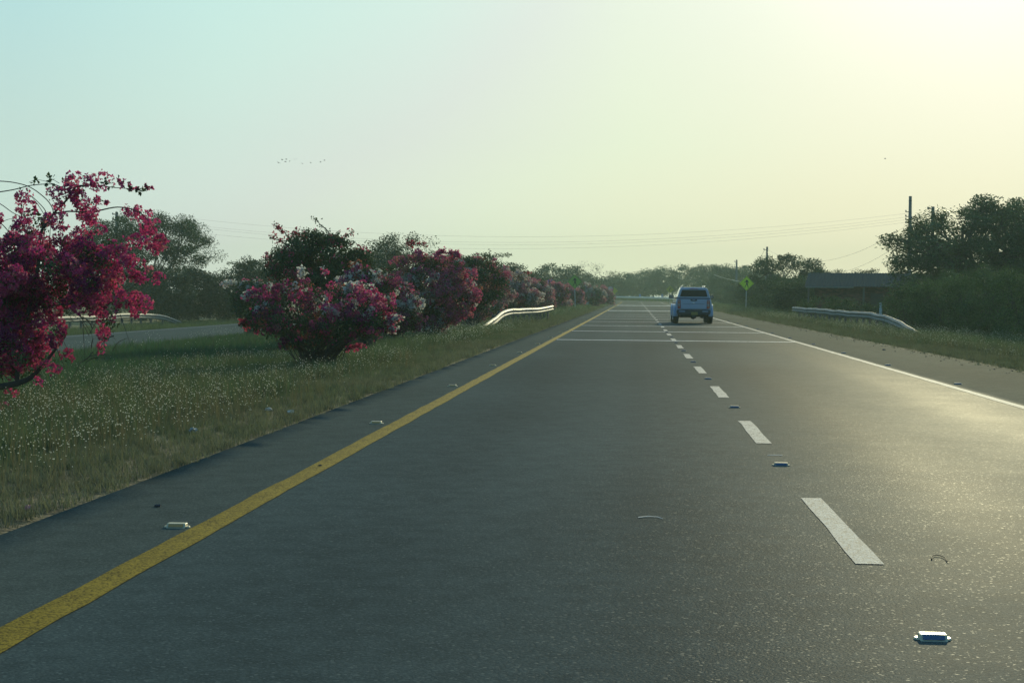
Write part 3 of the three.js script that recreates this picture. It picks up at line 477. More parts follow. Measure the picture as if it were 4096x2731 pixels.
// right-hand side
tree('dark_tree', 'dark knobbly tree with clustered heads behind the yellow walking sign', null, { seed: 280, x: spot(1800, 650, 170).x, z: -170, height: 5.4, rx: 3.6, rz: 3, ry: 1.7, cy: 3.6, r: 0.2, fork: 0.3, limbs: 8, clumps: 46, rc: 0.62, flat: 0.75, leaves: 11000, leaf: 0.19, fill: 0.2, under: 0.9, color: G1 });
tree('dark_tree', 'low tree trailing off between the knobbly tree and the house roof', null, { seed: 281, x: spot(1868, 650, 178).x, z: -178, height: 4.2, rx: 3.2, rz: 3, ry: 1.4, r: 0.15, fork: 0.3, clumps: 36, rc: 0.7, flat: 0.4, leaves: 7000, leaf: 0.18, fill: 0.3, color: G3 });
[[1700, 260, 3.4, 3.4, 'hazy green shrub right of the pickup'], [1738, 205, 3.2, 3.2, 'hazy green shrub right behind the yellow walking sign'], [1775, 172, 3.1, 2.8, 'leafy shrub just right of the yellow walking sign post'], [1815, 150, 3.1, 2.6, 'leafy shrub below the knobbly tree'], [1848, 135, 2.7, 2.2, 'leafy shrub at the corner of the brick house'], [1660, 300, 4.5, 4.5, 'hazy shrub above the pickup mirror']].forEach(([vx, Z, h, rx, say], i) => { const p = spot(vx, 690, Z); tree('roadside_shrub', say, null, { category: 'shrub', seed: 300 + i, x: p.x, z: -Z, height: h, rx, rz: rx, ry: h * 0.52, cy: h * 0.5, r: 0.08, fork: 0.12, clumps: 60, rc: 0.7, flat: 0.7, leaves: 9000, leaf: 0.12 + Z * 0.0004, under: 1, color: [0.05, 0.085, 0.024] }); });
tree('rain_tree', 'huge domed tree with feathery lit edges behind the tall utility pole', null, { seed: 320, x: spot(2345, 600, 108).x, z: -108, height: 7.4, rx: 8.3, rz: 7, ry: 3.9, cy: 3.6, r: 0.42, fork: 0.25, limbs: 12, clumps: 560, rc: 0.85, flat: 0.5, leaves: 106000, leaf: 0.18, fill: 0.35, under: 0.8, twigs: 3, color: [0.068, 0.105, 0.034], leafFlat: 0.5 });
[[2110, 82, 2.2, 1.5, 'leafy bush at the foot of the tall utility pole'], [2175, 79, 2.5, 1.7, 'leafy bush one step right of the utility pole'], [2245, 75, 2.6, 1.7, 'leafy bush below the middle of the huge domed tree'], [2310, 71, 2.7, 1.7, 'leafy bush with yellow-green tips near the right picture edge'], [2372, 68, 2.8, 1.7, 'leafy bush cut by the right picture edge'], [2150, 90, 3.0, 2.2, 'taller dark bush set back behind the pole foot'], [2260, 88, 3.2, 2.4, 'taller dark bush set back under the domed tree']].forEach(([vx, Z, h, rx, say], i) => { const p = spot(vx, 690, Z); tree('leafy_bush', say, null, { category: 'bush', seed: 330 + i, x: p.x, z: -Z, height: h, rx, rz: 1.4, ry: h * 0.52, cy: h * 0.5, r: 0.06, fork: 0.1, clumps: 70, rc: 0.42, flat: 0.75, leaves: 11000, leaf: 0.085, under: 1, fill: 0.45, color: i > 4 ? [0.06, 0.1, 0.03] : [0.075, 0.12, 0.032] }); });
tree('leafy_bush', 'pale green low bush against the brick house wall', null, { category: 'bush', seed: 345, x: spot(1905, 700, 112).x, z: -112, height: 1.7, rx: 1.6, rz: 1.2, ry: 0.85, cy: 0.8, r: 0.05, fork: 0.1, clumps: 40, rc: 0.4, flat: 0.7, leaves: 7000, leaf: 0.1, under: 1, color: [0.07, 0.115, 0.03] });
tree('leafy_bush', 'flat dark bush before the brick house, right of the pale green one', null, { category: 'bush', seed: 346, x: spot(1990, 700, 108).x, z: -108, height: 1.15, rx: 2.2, rz: 1.2, ry: 0.6, cy: 0.55, r: 0.05, fork: 0.1, clumps: 40, rc: 0.4, flat: 0.6, leaves: 7000, leaf: 0.1, under: 1, color: [0.05, 0.09, 0.024] });
[[1905, 150, 3.9], [1960, 152, 3.95], [2010, 150, 3.9]].forEach(([vx, Z, h], i) => { const p = spot(vx, 690, Z); tree('thorn_tree', ['thin thorny twigs showing over the left end of the house roof', 'thin thorny twigs showing over the middle of the house roof', 'thin thorny twigs showing over the roof near the utility pole'][i], null, { seed: 350 + i, x: p.x, z: -Z, height: h, rx: 1.9, ry: 1.1, r: 0.08, clumps: 40, rc: 0.5, flat: 0.3, leaves: 2600, leaf: 0.13, twigs: 5, color: G3 }); });

// ------------------------------------------------------------------ house
{
  const p = spot(2045, 690, 132), h = thing('brick_house', 'low brick house with a grey sheet roof, half hidden by bushes', 'house', null, p.x, ground(p.x, p.z) - 0.05, p.z, -0.2);
  const brick = M({ map: dataTex(256, (i, j) => { const row = Math.floor(j / 8), a = (i + (row % 2) * 8) % 16, mort = j % 8 === 0 || a === 0, n = 0.75 + 0.5 * hash2(Math.floor((i + (row % 2) * 8) / 16), row, 90); return mort ? [0.36, 0.33, 0.3] : [0.42 * n, 0.26 * n, 0.21 * n]; }, true), roughness: 0.95 });
  const wall = (w, hh, d, x, y, z) => { const g = box(w, hh, d, x, y, z), u = g.attributes.uv; for (let i = 0; i < u.count; i++) u.setXY(i, u.getX(i) * w / 4, u.getY(i) * hh / 2); return g; };
  part('wall', mergeGeometries([wall(10.4, 2.5, 0.15, 0, 1.25, 2.2), wall(10.4, 2.5, 0.15, 0, 1.25, -2.2), wall(0.15, 2.5, 4.25, -5.12, 1.25, 0), wall(0.15, 2.5, 4.25, 5.12, 1.25, 0)]), brick, h);
  const sheet = (() => { const g = new THREE.PlaneGeometry(11.8, 3.05, 236, 1), a = g.attributes.position; for (let i = 0; i < a.count; i++) a.setZ(i, 0.02 * Math.sin(a.getX(i) * 6.2832 / 0.2)); g.computeVertexNormals(); return g; })();
  const roofMat = M({ color: rgb(0.075, 0.066, 0.058), roughness: 0.9, metalness: 0, specularIntensity: 0.3, side: THREE.DoubleSide });
  part('roof', mergeGeometries([sheet.clone().rotateX(-Math.PI / 2 + 0.34).translate(0, 2.98, 1.42), sheet.clone().rotateX(-Math.PI / 2 - 0.34).translate(0, 2.98, -1.42)]), roofMat, h);
  const gable = new THREE.Shape(); gable.moveTo(-2.27, 0); gable.lineTo(2.27, 0); gable.lineTo(0, 0.82); gable.closePath();
  for (const s of [-1, 1]) part('gable', new THREE.ExtrudeGeometry(gable, { depth: 0.12, bevelEnabled: false }).rotateY(Math.PI / 2).translate(s * 5.12 - 0.06, 2.5, 0), brick, h);
  part('fascia', box(3.4, 0.1, 0.03, -4.1, 2.42, 2.88), M({ color: rgb(0.2, 0.19, 0.16), roughness: 0.7 }), h);
  for (const x of [-5.6, -1.7, 1.8, 5.6]) part('porch_post', box(0.12, 2.4, 0.12, x, 1.2, 2.75, 0.01), paleBark, h);
  part('window', box(1.1, 0.9, 0.06, 1.4, 1.5, 2.31), M({ color: rgb(0.02, 0.02, 0.022), roughness: 0.3 }), h);
  part('door', box(0.9, 2.0, 0.06, -0.8, 1.0, 2.31), M({ color: rgb(0.06, 0.045, 0.035), roughness: 0.8 }), h);
  const q = spot(2023, 692, 100), post = thing('marker_post', 'short pale concrete post in front of the brick house', 'post', null, q.x, ground(q.x, q.z), q.z);
  part('shaft', box(0.14, 1.25, 0.14, 0, 0.62, 0, 0.02), M({ color: rgb(0.45, 0.46, 0.42), roughness: 0.9 }), post); part('cap', box(0.16, 0.05, 0.16, 0, 1.26, 0, 0.015), M({ color: rgb(0.5, 0.5, 0.46), roughness: 0.9 }), post);
}

// ------------------------------------------------------------------ utility poles and wires
{
  const concrete = M({ color: rgb(0.2, 0.19, 0.17), roughness: 0.95 }), dark = M({ color: rgb(0.03, 0.03, 0.03), roughness: 0.6 }), porcelain = M({ color: rgb(0.3, 0.2, 0.14), roughness: 0.3 });
  const pole = (label, vx, vTop, Z, r, arms) => {
    const top = spot(vx, vTop, Z), b = at(top.x, top.z), g = thing('utility_pole', label, 'utility pole', null, b.x, b.y, b.z), h = top.y - b.y;
    part('shaft', new THREE.CylinderGeometry(r * 0.75, r * 1.25, h, 14).translate(0, h / 2, 0), concrete, g);
    for (const y of arms) { part('bracket', box(0.3, 0.05, 0.06, -0.2, h + y, 0), dark, g); part('insulator', new THREE.CylinderGeometry(0.035, 0.06, 0.13, 10).translate(-0.32, h + y + 0.08, 0), porcelain, g); }
    part('band', new THREE.CylinderGeometry(r * 0.8, r * 0.82, 0.08, 14).translate(0, h - 0.35, 0), dark, g);
    return V(b.x, b.y + h, b.z);
  };
  pole('tall bare concrete utility pole in front of the huge domed tree', 2091, 450, 140, 0.15, [-1.2, -1.55, -1.8, -2.05]);
  pole('dark utility pole tangled in the domed tree, right of the tall one', 2143, 474, 118, 0.13, [-0.15, -0.9]);
  pole('utility pole rising out of the dark knobbly tree', 1762, 566, 185, 0.13, [-0.3]);
  pole('short dark pole top above the hazy trees', 1692, 596, 280, 0.17, [-0.3]);
  pole('grey utility pole inside the spreading tree behind the magenta bush', 268, 486, 142, 0.15, [-0.2, -0.6, -1.0]);
  const wireMat = M({ color: rgb(0.06, 0.06, 0.055), roughness: 0.5, metalness: 0.3 });
  const paleWire = M({ color: rgb(0.62, 0.6, 0.5), roughness: 0.4, metalness: 0.3 });
  const wire = (label, group, a, b, sag, r = 0.0045, n = 60) => { const pts = []; for (let k = 0; k <= n; k++) { const t = k / n, p = a.clone().lerp(b, t); p.y -= sag * 4 * t * (1 - t); pts.push(p); } const w = new Wood(); w.limb(pts, r, r, 5); const m = part('power_line', w.build(), /pale|bright/.test(label) ? paleWire : wireMat); tag(m, label, 'power line', group); };
  [[493, 480, 2.0], [501, 495, 2.05], [507, 500, 2.05], [513, 512, 2.05]].forEach(([vb, va, sag], i) => wire(['topmost thin wire spanning the sky over the road', 'second wire from the top spanning the sky over the road', 'third wire from the top spanning the sky over the road', 'lowest of the long wires spanning the sky over the road'][i], null, spot(268, va, 142), spot(2088, vb - 4, 140), sag));
  wire('upper pale wire drooping right in front of the domed tree', null, spot(2150, 479, 117.6), spot(2700, 490, 105), 0.75, 0.02);
  wire('lower pale wire drooping right in front of the domed tree', null, spot(2150, 487, 117.6), spot(2700, 506, 105), 1.1, 0.02);
  wire('upper wire sagging from the dark pole down over the house roof', null, spot(2136, 478, 118.4), spot(1762, 572, 184), 2.2, 0.008);
  wire('lower wire sagging from the dark pole down over the house roof', null, spot(2136, 503, 118.4), spot(1762, 578, 184), 2.9, 0.008);
  wire('wire drooping between the knobbly tree pole and the short dark pole', null, spot(1757, 572, 186), spot(1692, 600, 279), 1.6, 0.014);
  wire('bright loose cable before the hazy trees, right of the pickup', null, spot(1640, 630, 300), spot(1735, 650, 190), 0.2, 0.02);
}

// ------------------------------------------------------------------ guard rails
{
  const steel = M({ color: rgb(0.24, 0.245, 0.23), roughness: 0.55, metalness: 0.1, specularIntensity: 0.12, side: THREE.DoubleSide }), postMat = M({ color: rgb(0.16, 0.16, 0.15), roughness: 0.7, metalness: 0.4 }), bolt = M({ color: rgb(0.05, 0.05, 0.05), roughness: 0.5 });
  const PR = [[0.0, 0.0], [0.018, 0.004], [0.03, 0.03], [0.078, 0.062], [0.083, 0.082], [0.078, 0.102], [0.012, 0.135], [0, 0.156], [0.012, 0.177], [0.078, 0.21], [0.083, 0.23], [0.078, 0.25], [0.03, 0.282], [0.018, 0.308], [0.0, 0.312]];
  const ring = [...PR, ...PR.slice().reverse().map(([u, v]) => [u - 0.006, v])];
  // pts: [x, height of the lower edge above ground, z]; side = +1 when the face looks towards +x
  function rail(label, pts, side, posts = true, step = 3.81, opt = {}) {
    const curve = new THREE.CatmullRomCurve3(pts.map(([x, y, z]) => V(x, y, z)), false, 'centripetal'), L = curve.getLength(), base = at(pts[0][0], pts[0][2]);
    const g = thing('guard_rail', label, 'guard rail', null, base.x, base.y, base.z), n = Math.round(L / step);
    const frame = (s) => { const t = clamp(s / L), p = curve.getPointAt(t), d = curve.getTangentAt(t), out = V(-d.z, 0, d.x).normalize(); if (out.x * side < 0) out.negate(); if (opt.face) out.copy(opt.face(p, out)); return { p: V(p.x, ground(p.x, p.z) + p.y, p.z).sub(base), out }; };
    const up = V(0, 1, 0);
    for (let k = 0; k < n; k++) {
      const a = k / n * L, b = Math.min(L, (k + 1) / n * L + 0.12), pos = [], idx = [], m = 6, q = ring.length, lap = (k % 2) * 0.004;
      for (let i = 0; i <= m; i++) { const f = frame(a + (b - a) * i / m); for (const [u, v] of ring) pos.push(f.p.x + f.out.x * (u + lap), f.p.y + v, f.p.z + f.out.z * (u + lap)); if (i) for (let j = 0; j < q; j++) { const c = (i - 1) * q + j, e = (i - 1) * q + (j + 1) % q; idx.push(c, e, c + q, e, e + q, c + q); } }
      const geo = new THREE.BufferGeometry(); geo.setAttribute('position', new THREE.Float32BufferAttribute(pos, 3)); geo.setIndex(idx); const pn = part('rail_panel', geo, opt.mat || steel, g);
      if (opt.bolts !== false) { const f = frame(a + 0.06), bl = []; for (const v of [0.05, 0.11, 0.2, 0.262]) bl.push(new THREE.SphereGeometry(0.016, 6, 4).translate(f.p.x + f.out.x * 0.07, f.p.y + v, f.p.z + f.out.z * 0.07)); part('bolt', merge(bl), bolt, pn); }
    }
    if (posts) for (let s = 0.05; s < L; s += step / 2) {
      const f = frame(s), gy = ground(f.p.x + base.x, f.p.z + base.z) - base.y, hgt = f.p.y + 0.3 - gy; if (hgt < 0.45) continue;
      const q = new THREE.Group(); const a = Math.atan2(f.out.x, f.out.z), c = f.p.clone().addScaledVector(f.out, -0.2);
      part('post', merge([box(0.12, hgt + 0.3, 0.01, 0, hgt / 2 - 0.15, 0.05), box(0.12, hgt + 0.3, 0.01, 0, hgt / 2 - 0.15, -0.05), box(0.01, hgt + 0.3, 0.1, 0, hgt / 2 - 0.15, 0)]).rotateY(a).translate(c.x, gy, c.z), postMat, g);
      const e = f.p.clone().addScaledVector(f.out, -0.085); part('spacer_block', box(0.12, 0.22, 0.12, 0, 0, 0, 0.01).rotateY(a).translate(e.x, e.y + 0.155, e.z), postMat, g);
    }
    return g;
  }
  rail('pale bent guard rail on the median, its near end buried in flowering grass', [[-6.0, -0.16, -69.5], [-5.85, 0.05, -72.5], [-5.65, 0.36, -76.5], [-5.5, 0.46, -80], [-5.3, 0.45, -84.5], [-4.95, 0.42, -89], [-4.75, 0.44, -94], [-4.5, 0.5, -98.5]], 1);
  rail('grey guard rail on the opposite verge right of the road, sloping into the grass', [[10.6, -0.22, -66.5], [10.65, 0.0, -70], [10.75, 0.3, -75.5], [10.7, 0.46, -80], [10.4, 0.47, -90], [10.05, 0.48, -101], [9.75, 0.46, -112]], -1);
  rail('pale guard rail across the opposite road, behind the magenta bush', [[-28.2, -0.1, -110.5], [-28.6, 0.2, -109], [-28.9, 0.42, -106.5], [-29, 0.46, -102], [-29, 0.46, -94], [-29, 0.46, -82], [-29, 0.46, -66]], 1);
  rail('short distant guard rail beside the last bushes of the median', [[-5.5, -0.1, -196], [-5.3, 0.25, -202], [-5.1, 0.46, -208], [-4.8, 0.48, -222]], 1, true, 3.81, { bolts: false });
  const far = []; for (let k = 0; k <= 9; k++) { const a = 0.16 + k * 0.132, r = RC + 9.2; far.push([-RC + r * Math.cos(1.62 - a * 1.05), k < 1 ? 0.1 : 0.52, -S0 - r * Math.sin(1.62 - a * 1.05)]); }
  rail('long bright guard rail closing the bend at the far end of the road', far, -1, true, 3.81, { bolts: false, mat: M({ color: rgb(0.75, 0.73, 0.64), roughness: 0.5, metalness: 0.2, side: THREE.DoubleSide }), face: (p) => V(-RC - p.x, 0, -S0 - p.z).normalize() });
}

// ------------------------------------------------------------------ signs
{
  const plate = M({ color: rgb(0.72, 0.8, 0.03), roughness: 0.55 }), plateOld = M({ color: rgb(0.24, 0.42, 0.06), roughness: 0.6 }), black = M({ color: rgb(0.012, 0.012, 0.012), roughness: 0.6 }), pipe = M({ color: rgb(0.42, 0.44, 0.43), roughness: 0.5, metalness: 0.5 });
  const poly = (pts) => { const s = new THREE.Shape(); pts.forEach(([x, y], i) => (i ? s.lineTo(x, y) : s.moveTo(x, y))); s.closePath(); return s; };
  const flat = (s, d) => new THREE.ExtrudeGeometry(s, { depth: d, bevelEnabled: false });
  const diamond = (r) => [[0, r], [r, 0], [0, -r], [-r, 0]];
  const D = 0.66;
  // walking figure, y up, one metre to the unit of the plate's half diagonal
  const walker = poly([[-0.02, 0.47], [0.09, 0.45], [0.17, 0.36], [0.25, 0.2], [0.29, 0.08], [0.24, 0.05], [0.18, 0.18], [0.13, 0.24], [0.13, 0.06], [0.15, -0.08], [0.21, -0.28], [0.24, -0.5], [0.3, -0.55], [0.29, -0.58], [0.17, -0.57], [0.12, -0.3], [0.03, -0.14], [-0.05, -0.32], [-0.16, -0.5], [-0.18, -0.58], [-0.25, -0.56], [-0.22, -0.46], [-0.12, -0.26], [-0.06, -0.06], [-0.04, 0.1], [-0.05, 0.24], [-0.12, 0.15], [-0.3, 0.1], [-0.33, 0.14], [-0.18, 0.22], [-0.1, 0.38]].map(([x, y]) => [x * D, y * D]));
  const headShape = new THREE.Shape(); headShape.absarc(-0.04 * D, 0.585 * D, 0.095 * D, 0, 6.2832, false);
  const band = poly(diamond(D * 0.95)); band.holes.push(new THREE.Path(diamond(D * 0.9).map(([x, y]) => new THREE.Vector2(x, y))));
  function walkSign(label, vx, vy, Z, mat, turn, lean) {
    const c = spot(vx, vy, Z), b = at(c.x, c.z), g = thing('crossing_sign', label, 'road sign', null, b.x, b.y, b.z, turn), h = c.y - b.y; g.rotation.z = lean;
    part('post', new THREE.CylinderGeometry(0.032, 0.032, h + 0.5, 12).translate(0, (h + 0.5) / 2 - 0.2, -0.05), pipe, g);
    const pl = part('sign_plate', flat(poly(diamond(D)), 0.006).translate(0, h, 0), mat, g);
    part('border', flat(band, 0.003).translate(0, h, 0.0065), black, pl); part('walker', flat(walker, 0.003).translate(0, h, 0.0065), black, pl); part('walker_head', flat(headShape, 0.003).translate(0, h, 0.0065), black, pl);
    for (const y of [-0.3, 0.3]) part('clamp', box(0.16, 0.04, 0.05, 0, h + y, -0.03), pipe, g);
  }
  walkSign('bright yellow diamond sign with a black walking figure right of the pickup', 1714, 650, 158, plate, 0.05, -0.012);
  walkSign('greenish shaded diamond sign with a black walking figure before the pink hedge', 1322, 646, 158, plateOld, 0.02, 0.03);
  const small = (name, label, vx, vy, Z, geo, mat, extra) => { const c = spot(vx, vy, Z), b = at(c.x, c.z), g = thing(name, label, 'road sign', null, b.x, b.y, b.z), h = c.y - b.y; part('post', new THREE.CylinderGeometry(0.035, 0.035, h + 0.2, 10).translate(0, (h + 0.2) / 2 - 0.1, -0.05), pipe, g); const pl = part('sign_plate', geo.translate(0, h, 0), mat, g); if (extra) extra(pl, h); };
  const disc = () => new THREE.CylinderGeometry(0.45, 0.45, 0.008, 28).rotateX(Math.PI / 2);
  small('round_sign', 'small round grey sign at the far end of the median hedge', 1402, 663, 255, disc(), M({ color: rgb(0.4, 0.42, 0.4), roughness: 0.7 }), (p, h) => part('border', new THREE.TorusGeometry(0.4, 0.035, 6, 28).translate(0, h, 0.006), M({ color: rgb(0.25, 0.03, 0.03), roughness: 0.7 }), p));
  small('bend_sign', 'small yellow diamond sign edge-on beside the round grey sign', 1411, 667, 275, flat(poly(diamond(0.55)), 0.008), M({ color: rgb(0.5, 0.42, 0.03), roughness: 0.6 }));
  const arrow = poly([[-0.14, -0.32], [-0.05, -0.32], [-0.05, 0.02], [0.08, 0.14], [0.14, 0.08], [0.2, 0.3], [-0.02, 0.26], [0.03, 0.2], [-0.14, 0.06]]);
  small('bend_sign', 'small dark yellow diamond sign with a curved arrow above the pickup mirror', 1539, 664, 290, flat(poly(diamond(0.62)), 0.008), M({ color: rgb(0.42, 0.36, 0.03), roughness: 0.6 }), (p, h) => part('arrow', flat(arrow, 0.003).translate(0, h, 0.009), black, p));
  for (const [vx, vy, Z, say] of [[1470, 678, 398, 'left one of two small blue posts over the far guard rail'], [1521, 678, 392, 'right one of two small blue posts over the far guard rail']]) { const c = spot(vx, vy, Z), b = at(c.x, c.z), g = thing('delineator_post', say, 'marker post', null, b.x, b.y, b.z), h = c.y - b.y; part('shaft', box(0.14, h, 0.08, 0, h / 2, 0, 0.02), pipe, g); part('plate', box(0.4, 0.62, 0.03, 0, h, 0.06, 0.01), M({ color: rgb(0.12, 0.25, 0.5), roughness: 0.6 }), g); }
  { const c = spot(1263, 646, 176), b = at(c.x, c.z), g = thing('blue_board', 'small blue board showing through the hedge left of the shaded sign', 'sign board', null, b.x, b.y, b.z), h = c.y - b.y; part('post', box(0.08, h, 0.08, 0, h / 2, -0.05), pipe, g); part('panel', box(0.45, 0.4, 0.02, 0, h, 0.01, 0.008), M({ color: rgb(0.08, 0.2, 0.55), roughness: 0.6 }), g); }
}

// ------------------------------------------------------------------ pickup
{
  const g = thing('pickup_truck', 'pale blue-silver pickup with a canopy driving away in the right lane', 'pickup', null, 2.86, 0.004, -88, 0.012);
  const paintM = M({ color: rgb(0.24, 0.32, 0.42), roughness: 0.32, metalness: 0.2, clearcoat: 1, clearcoatRoughness: 0.08 }), dark = M({ color: rgb(0.012, 0.013, 0.015), roughness: 0.6 }), trim = M({ color: rgb(0.02, 0.022, 0.026), roughness: 0.45 }), rubber = M({ color: rgb(0.014, 0.014, 0.014), roughness: 0.9 }), chrome = M({ color: rgb(0.75, 0.75, 0.74), roughness: 0.15, metalness: 1 }), glass = M({ color: rgb(0.012, 0.017, 0.018), roughness: 0.12, specularIntensity: 0.5 }), red = M({ color: rgb(0.3, 0.012, 0.01), roughness: 0.25, clearcoat: 1 }), smoke = M({ color: rgb(0.16, 0.12, 0.13), roughness: 0.2, clearcoat: 1 });
  const poly = (pts) => { const s = new THREE.Shape(); pts.forEach(([x, y], i) => (i ? s.lineTo(x, y) : s.moveTo(x, y))); s.closePath(); return s; };
  const sym = (half) => [...half, ...half.slice().reverse().map(([x, y]) => [-x, y])];
  const ext = (half, z0, z1, b = 0.03) => { const e = new THREE.ExtrudeGeometry(poly(sym(half)), { depth: z0 - z1 - 2 * b, bevelEnabled: true, bevelThickness: b, bevelSize: b, bevelOffset: -b, bevelSegments: 3 }); return e.translate(0, 0, z1 + b); };
  const taper = (q) => { const a = q.attributes.position; for (let i = 0; i < a.count; i++) a.setX(i, a.getX(i) * (1.05 - 0.27 * clamp((a.getY(i) - 1.2) / 0.57))); q.computeVertexNormals(); return q; };
  // local z: 0 at the tailgate, negative towards the nose
  part('body', ext([[0.7, 0.5], [0.83, 0.56], [0.88, 0.8], [0.87, 1.02], [0.82, 1.22]], 0, -5.0, 0.05), paintM, g);
  part('cab', (() => { const s = poly([[-1.55, 1.2], [-1.62, 1.7], [-1.8, 1.76], [-2.7, 1.77], [-3.0, 1.72], [-3.75, 1.2]]); return taper(new THREE.ExtrudeGeometry(s, { depth: 1.34, bevelEnabled: true, bevelThickness: 0.1, bevelSize: 0.02, bevelSegments: 3 }).rotateY(-Math.PI / 2).translate(0.67, 0, 0)); })(), paintM, g);
  const canopy = part('canopy', ext([[0.8, 1.225], [0.79, 1.3], [0.69, 1.64], [0.645, 1.72], [0.56, 1.755], [0.3, 1.765]], 0.0, -1.75, 0.04), paintM, g);
  const win = poly([[-0.655, 1.345], [-0.63, 1.325], [0.63, 1.325], [0.655, 1.345], [0.575, 1.62], [0.55, 1.64], [-0.55, 1.64], [-0.575, 1.62]]);
  part('rear_window', new THREE.ExtrudeGeometry(win, { depth: 0.012, bevelEnabled: true, bevelSize: 0.006, bevelThickness: 0.004, bevelSegments: 2 }).translate(0, 0, -0.006), glass, canopy);
  part('brake_light', box(0.42, 0.025, 0.03, 0.0, 1.69, 0.0, 0.008), red, canopy);
  part('seam', box(1.62, 0.03, 0.02, 0, 1.236, 0.0), dark, canopy);
  for (const s of [-1, 1]) {
    const rl = part('roof_rail', new THREE.TubeGeometry(new THREE.CatmullRomCurve3([V(s * 0.535, 1.74, -0.12), V(s * 0.535, 1.815, -0.22), V(s * 0.535, 1.825, -1.0), V(s * 0.535, 1.825, -2.6), V(s * 0.53, 1.77, -2.85)]), 30, 0.024, 8), chrome, g); part('rail_foot', box(0.05, 0.1, 0.08, s * 0.535, 1.765, -0.16, 0.01), trim, rl);
  }
  const tg = part('tailgate', ext([[0.6, 0.72], [0.63, 0.76], [0.64, 1.12], [0.62, 1.2], [0.3, 1.205]], 0.035, -0.05, 0.02), paintM, g);
  part('tailgate_crease', box(1.05, 0.012, 0.008, 0, 0.97, 0.036), trim, tg);
  const hd = part('handle', ext([[0.12, 1.105], [0.155, 1.13], [0.165, 1.19]], 0.055, 0.02, 0.008), trim, tg); void hd;
  part('badge', box(0.1, 0.03, 0.01, 0, 1.02, 0.037, 0.004), chrome, tg);
  part('handle_inset', box(0.13, 0.018, 0.012, 0, 1.168, 0.058, 0.004), M({ color: rgb(0.4, 0.5, 0.62), roughness: 0.3 }), tg);
  for (const s of [-1, 1]) {
    const l = part('tail_light', box(0.155, 0.43, 0.12, s * 0.705, 0.945, -0.025, 0.03), red, g); part('lamp_lens', box(0.11, 0.13, 0.02, s * 0.705, 0.92, 0.03, 0.008), smoke, l); part('lamp_lens', box(0.11, 0.06, 0.02, s * 0.705, 1.09, 0.03, 0.008), smoke, l);
    for (const z of [-1.12, -4.25]) {                                    // flared wheel arches
      const arc = new THREE.Shape(); arc.absarc(0, 0, 0.53, -0.05, Math.PI + 0.05, false); arc.absarc(0, 0, 0.41, Math.PI + 0.05, -0.05, true); arc.closePath();
      part('wheel_arch', new THREE.ExtrudeGeometry(arc, { depth: 0.18, bevelEnabled: true, bevelSize: 0.025, bevelThickness: 0.03, bevelSegments: 3, curveSegments: 24 }).rotateY(Math.PI / 2).translate(s > 0 ? 0.77 : -0.95, 0.4, z), paintM, g);
      const tyre = new THREE.LatheGeometry([[0.2, -0.12], [0.33, -0.135], [0.375, -0.11], [0.385, -0.05], [0.385, 0.05], [0.375, 0.11], [0.33, 0.135], [0.2, 0.12]].map(([x, y]) => new THREE.Vector2(x, y)), 36).rotateZ(Math.PI / 2);
      const w = part('wheel', tyre.translate(s * 0.835, 0.385, z), rubber, g); part('rim', merge([new THREE.CylinderGeometry(0.21, 0.21, 0.16, 24).rotateZ(Math.PI / 2).translate(s * 0.86, 0.385, z), new THREE.TorusGeometry(0.2, 0.02, 8, 24).rotateY(Math.PI / 2).translate(s * 0.955, 0.385, z)]), chrome, w);
      part('mudflap', box(0.28, 0.36, 0.015, s * 0.83, 0.4, z + 0.46), rubber, g);
    }
    const mr = part('mirror', new RoundedBoxGeometry(0.25, 0.18, 0.13, 4, 0.06).translate(s * 1.0, 1.31, -2.95), dark, g); part('mirror_arm', box(0.16, 0.05, 0.06, s * 0.86, 1.26, -2.95, 0.02), dark, mr); part('mirror_glass', box(0.19, 0.13, 0.006, s * 1.0, 1.31, -2.883, 0.002), M({ color: rgb(0.1, 0.12, 0.14), roughness: 0.05, metalness: 1 }), mr);
    part('side_window', (() => { const q = poly([[-1.75, 1.27], [-1.82, 1.62], [-2.85, 1.65], [-3.45, 1.27]]); return taper(new THREE.ExtrudeGeometry(q, { depth: 0.012, bevelEnabled: false }).rotateY(-Math.PI / 2).translate(s * 0.775 + 0.006, 0, 0)); })(), glass, g);
  }
  const bp = part('bumper', ext([[0.6, 0.43], [0.8, 0.47], [0.83, 0.6], [0.8, 0.69], [0.5, 0.7]], 0.1, -0.16, 0.03), trim, g);
  for (const s of [-1, 1]) part('bumper_corner', box(0.3, 0.09, 0.06, s * 0.56, 0.6, 0.085, 0.025), M({ color: rgb(0.16, 0.2, 0.25), roughness: 0.4 }), bp);
  part('number_plate', box(0.32, 0.15, 0.012, 0.04, 0.5, 0.108, 0.004), M({ color: rgb(0.26, 0.18, 0.03), roughness: 0.5 }), bp);
  part('tow_hitch', box(0.2, 0.14, 0.16, 0.03, 0.35, 0.0, 0.02), dark, g);
  part('chassis', merge([box(1.2, 0.16, 4.2, 0, 0.42, -2.4), box(1.5, 0.09, 0.11, 0, 0.36, -1.12, 0.03), new THREE.SphereGeometry(0.14, 14, 10).translate(0.03, 0.35, -1.12), box(0.7, 0.1, 0.6, -0.3, 0.34, -2.2, 0.03), new THREE.CylinderGeometry(0.09, 0.09, 0.7, 12).rotateX(Math.PI / 2).translate(0.42, 0.36, -0.5), new THREE.CylinderGeometry(0.03, 0.03, 0.6, 10).rotateX(Math.PI / 2).translate(0.5, 0.34, -0.1)]), dark, g);
  part('antenna', new THREE.CylinderGeometry(0.008, 0.011, 0.16, 6).translate(0.04, 1.84, -1.9), dark, g);
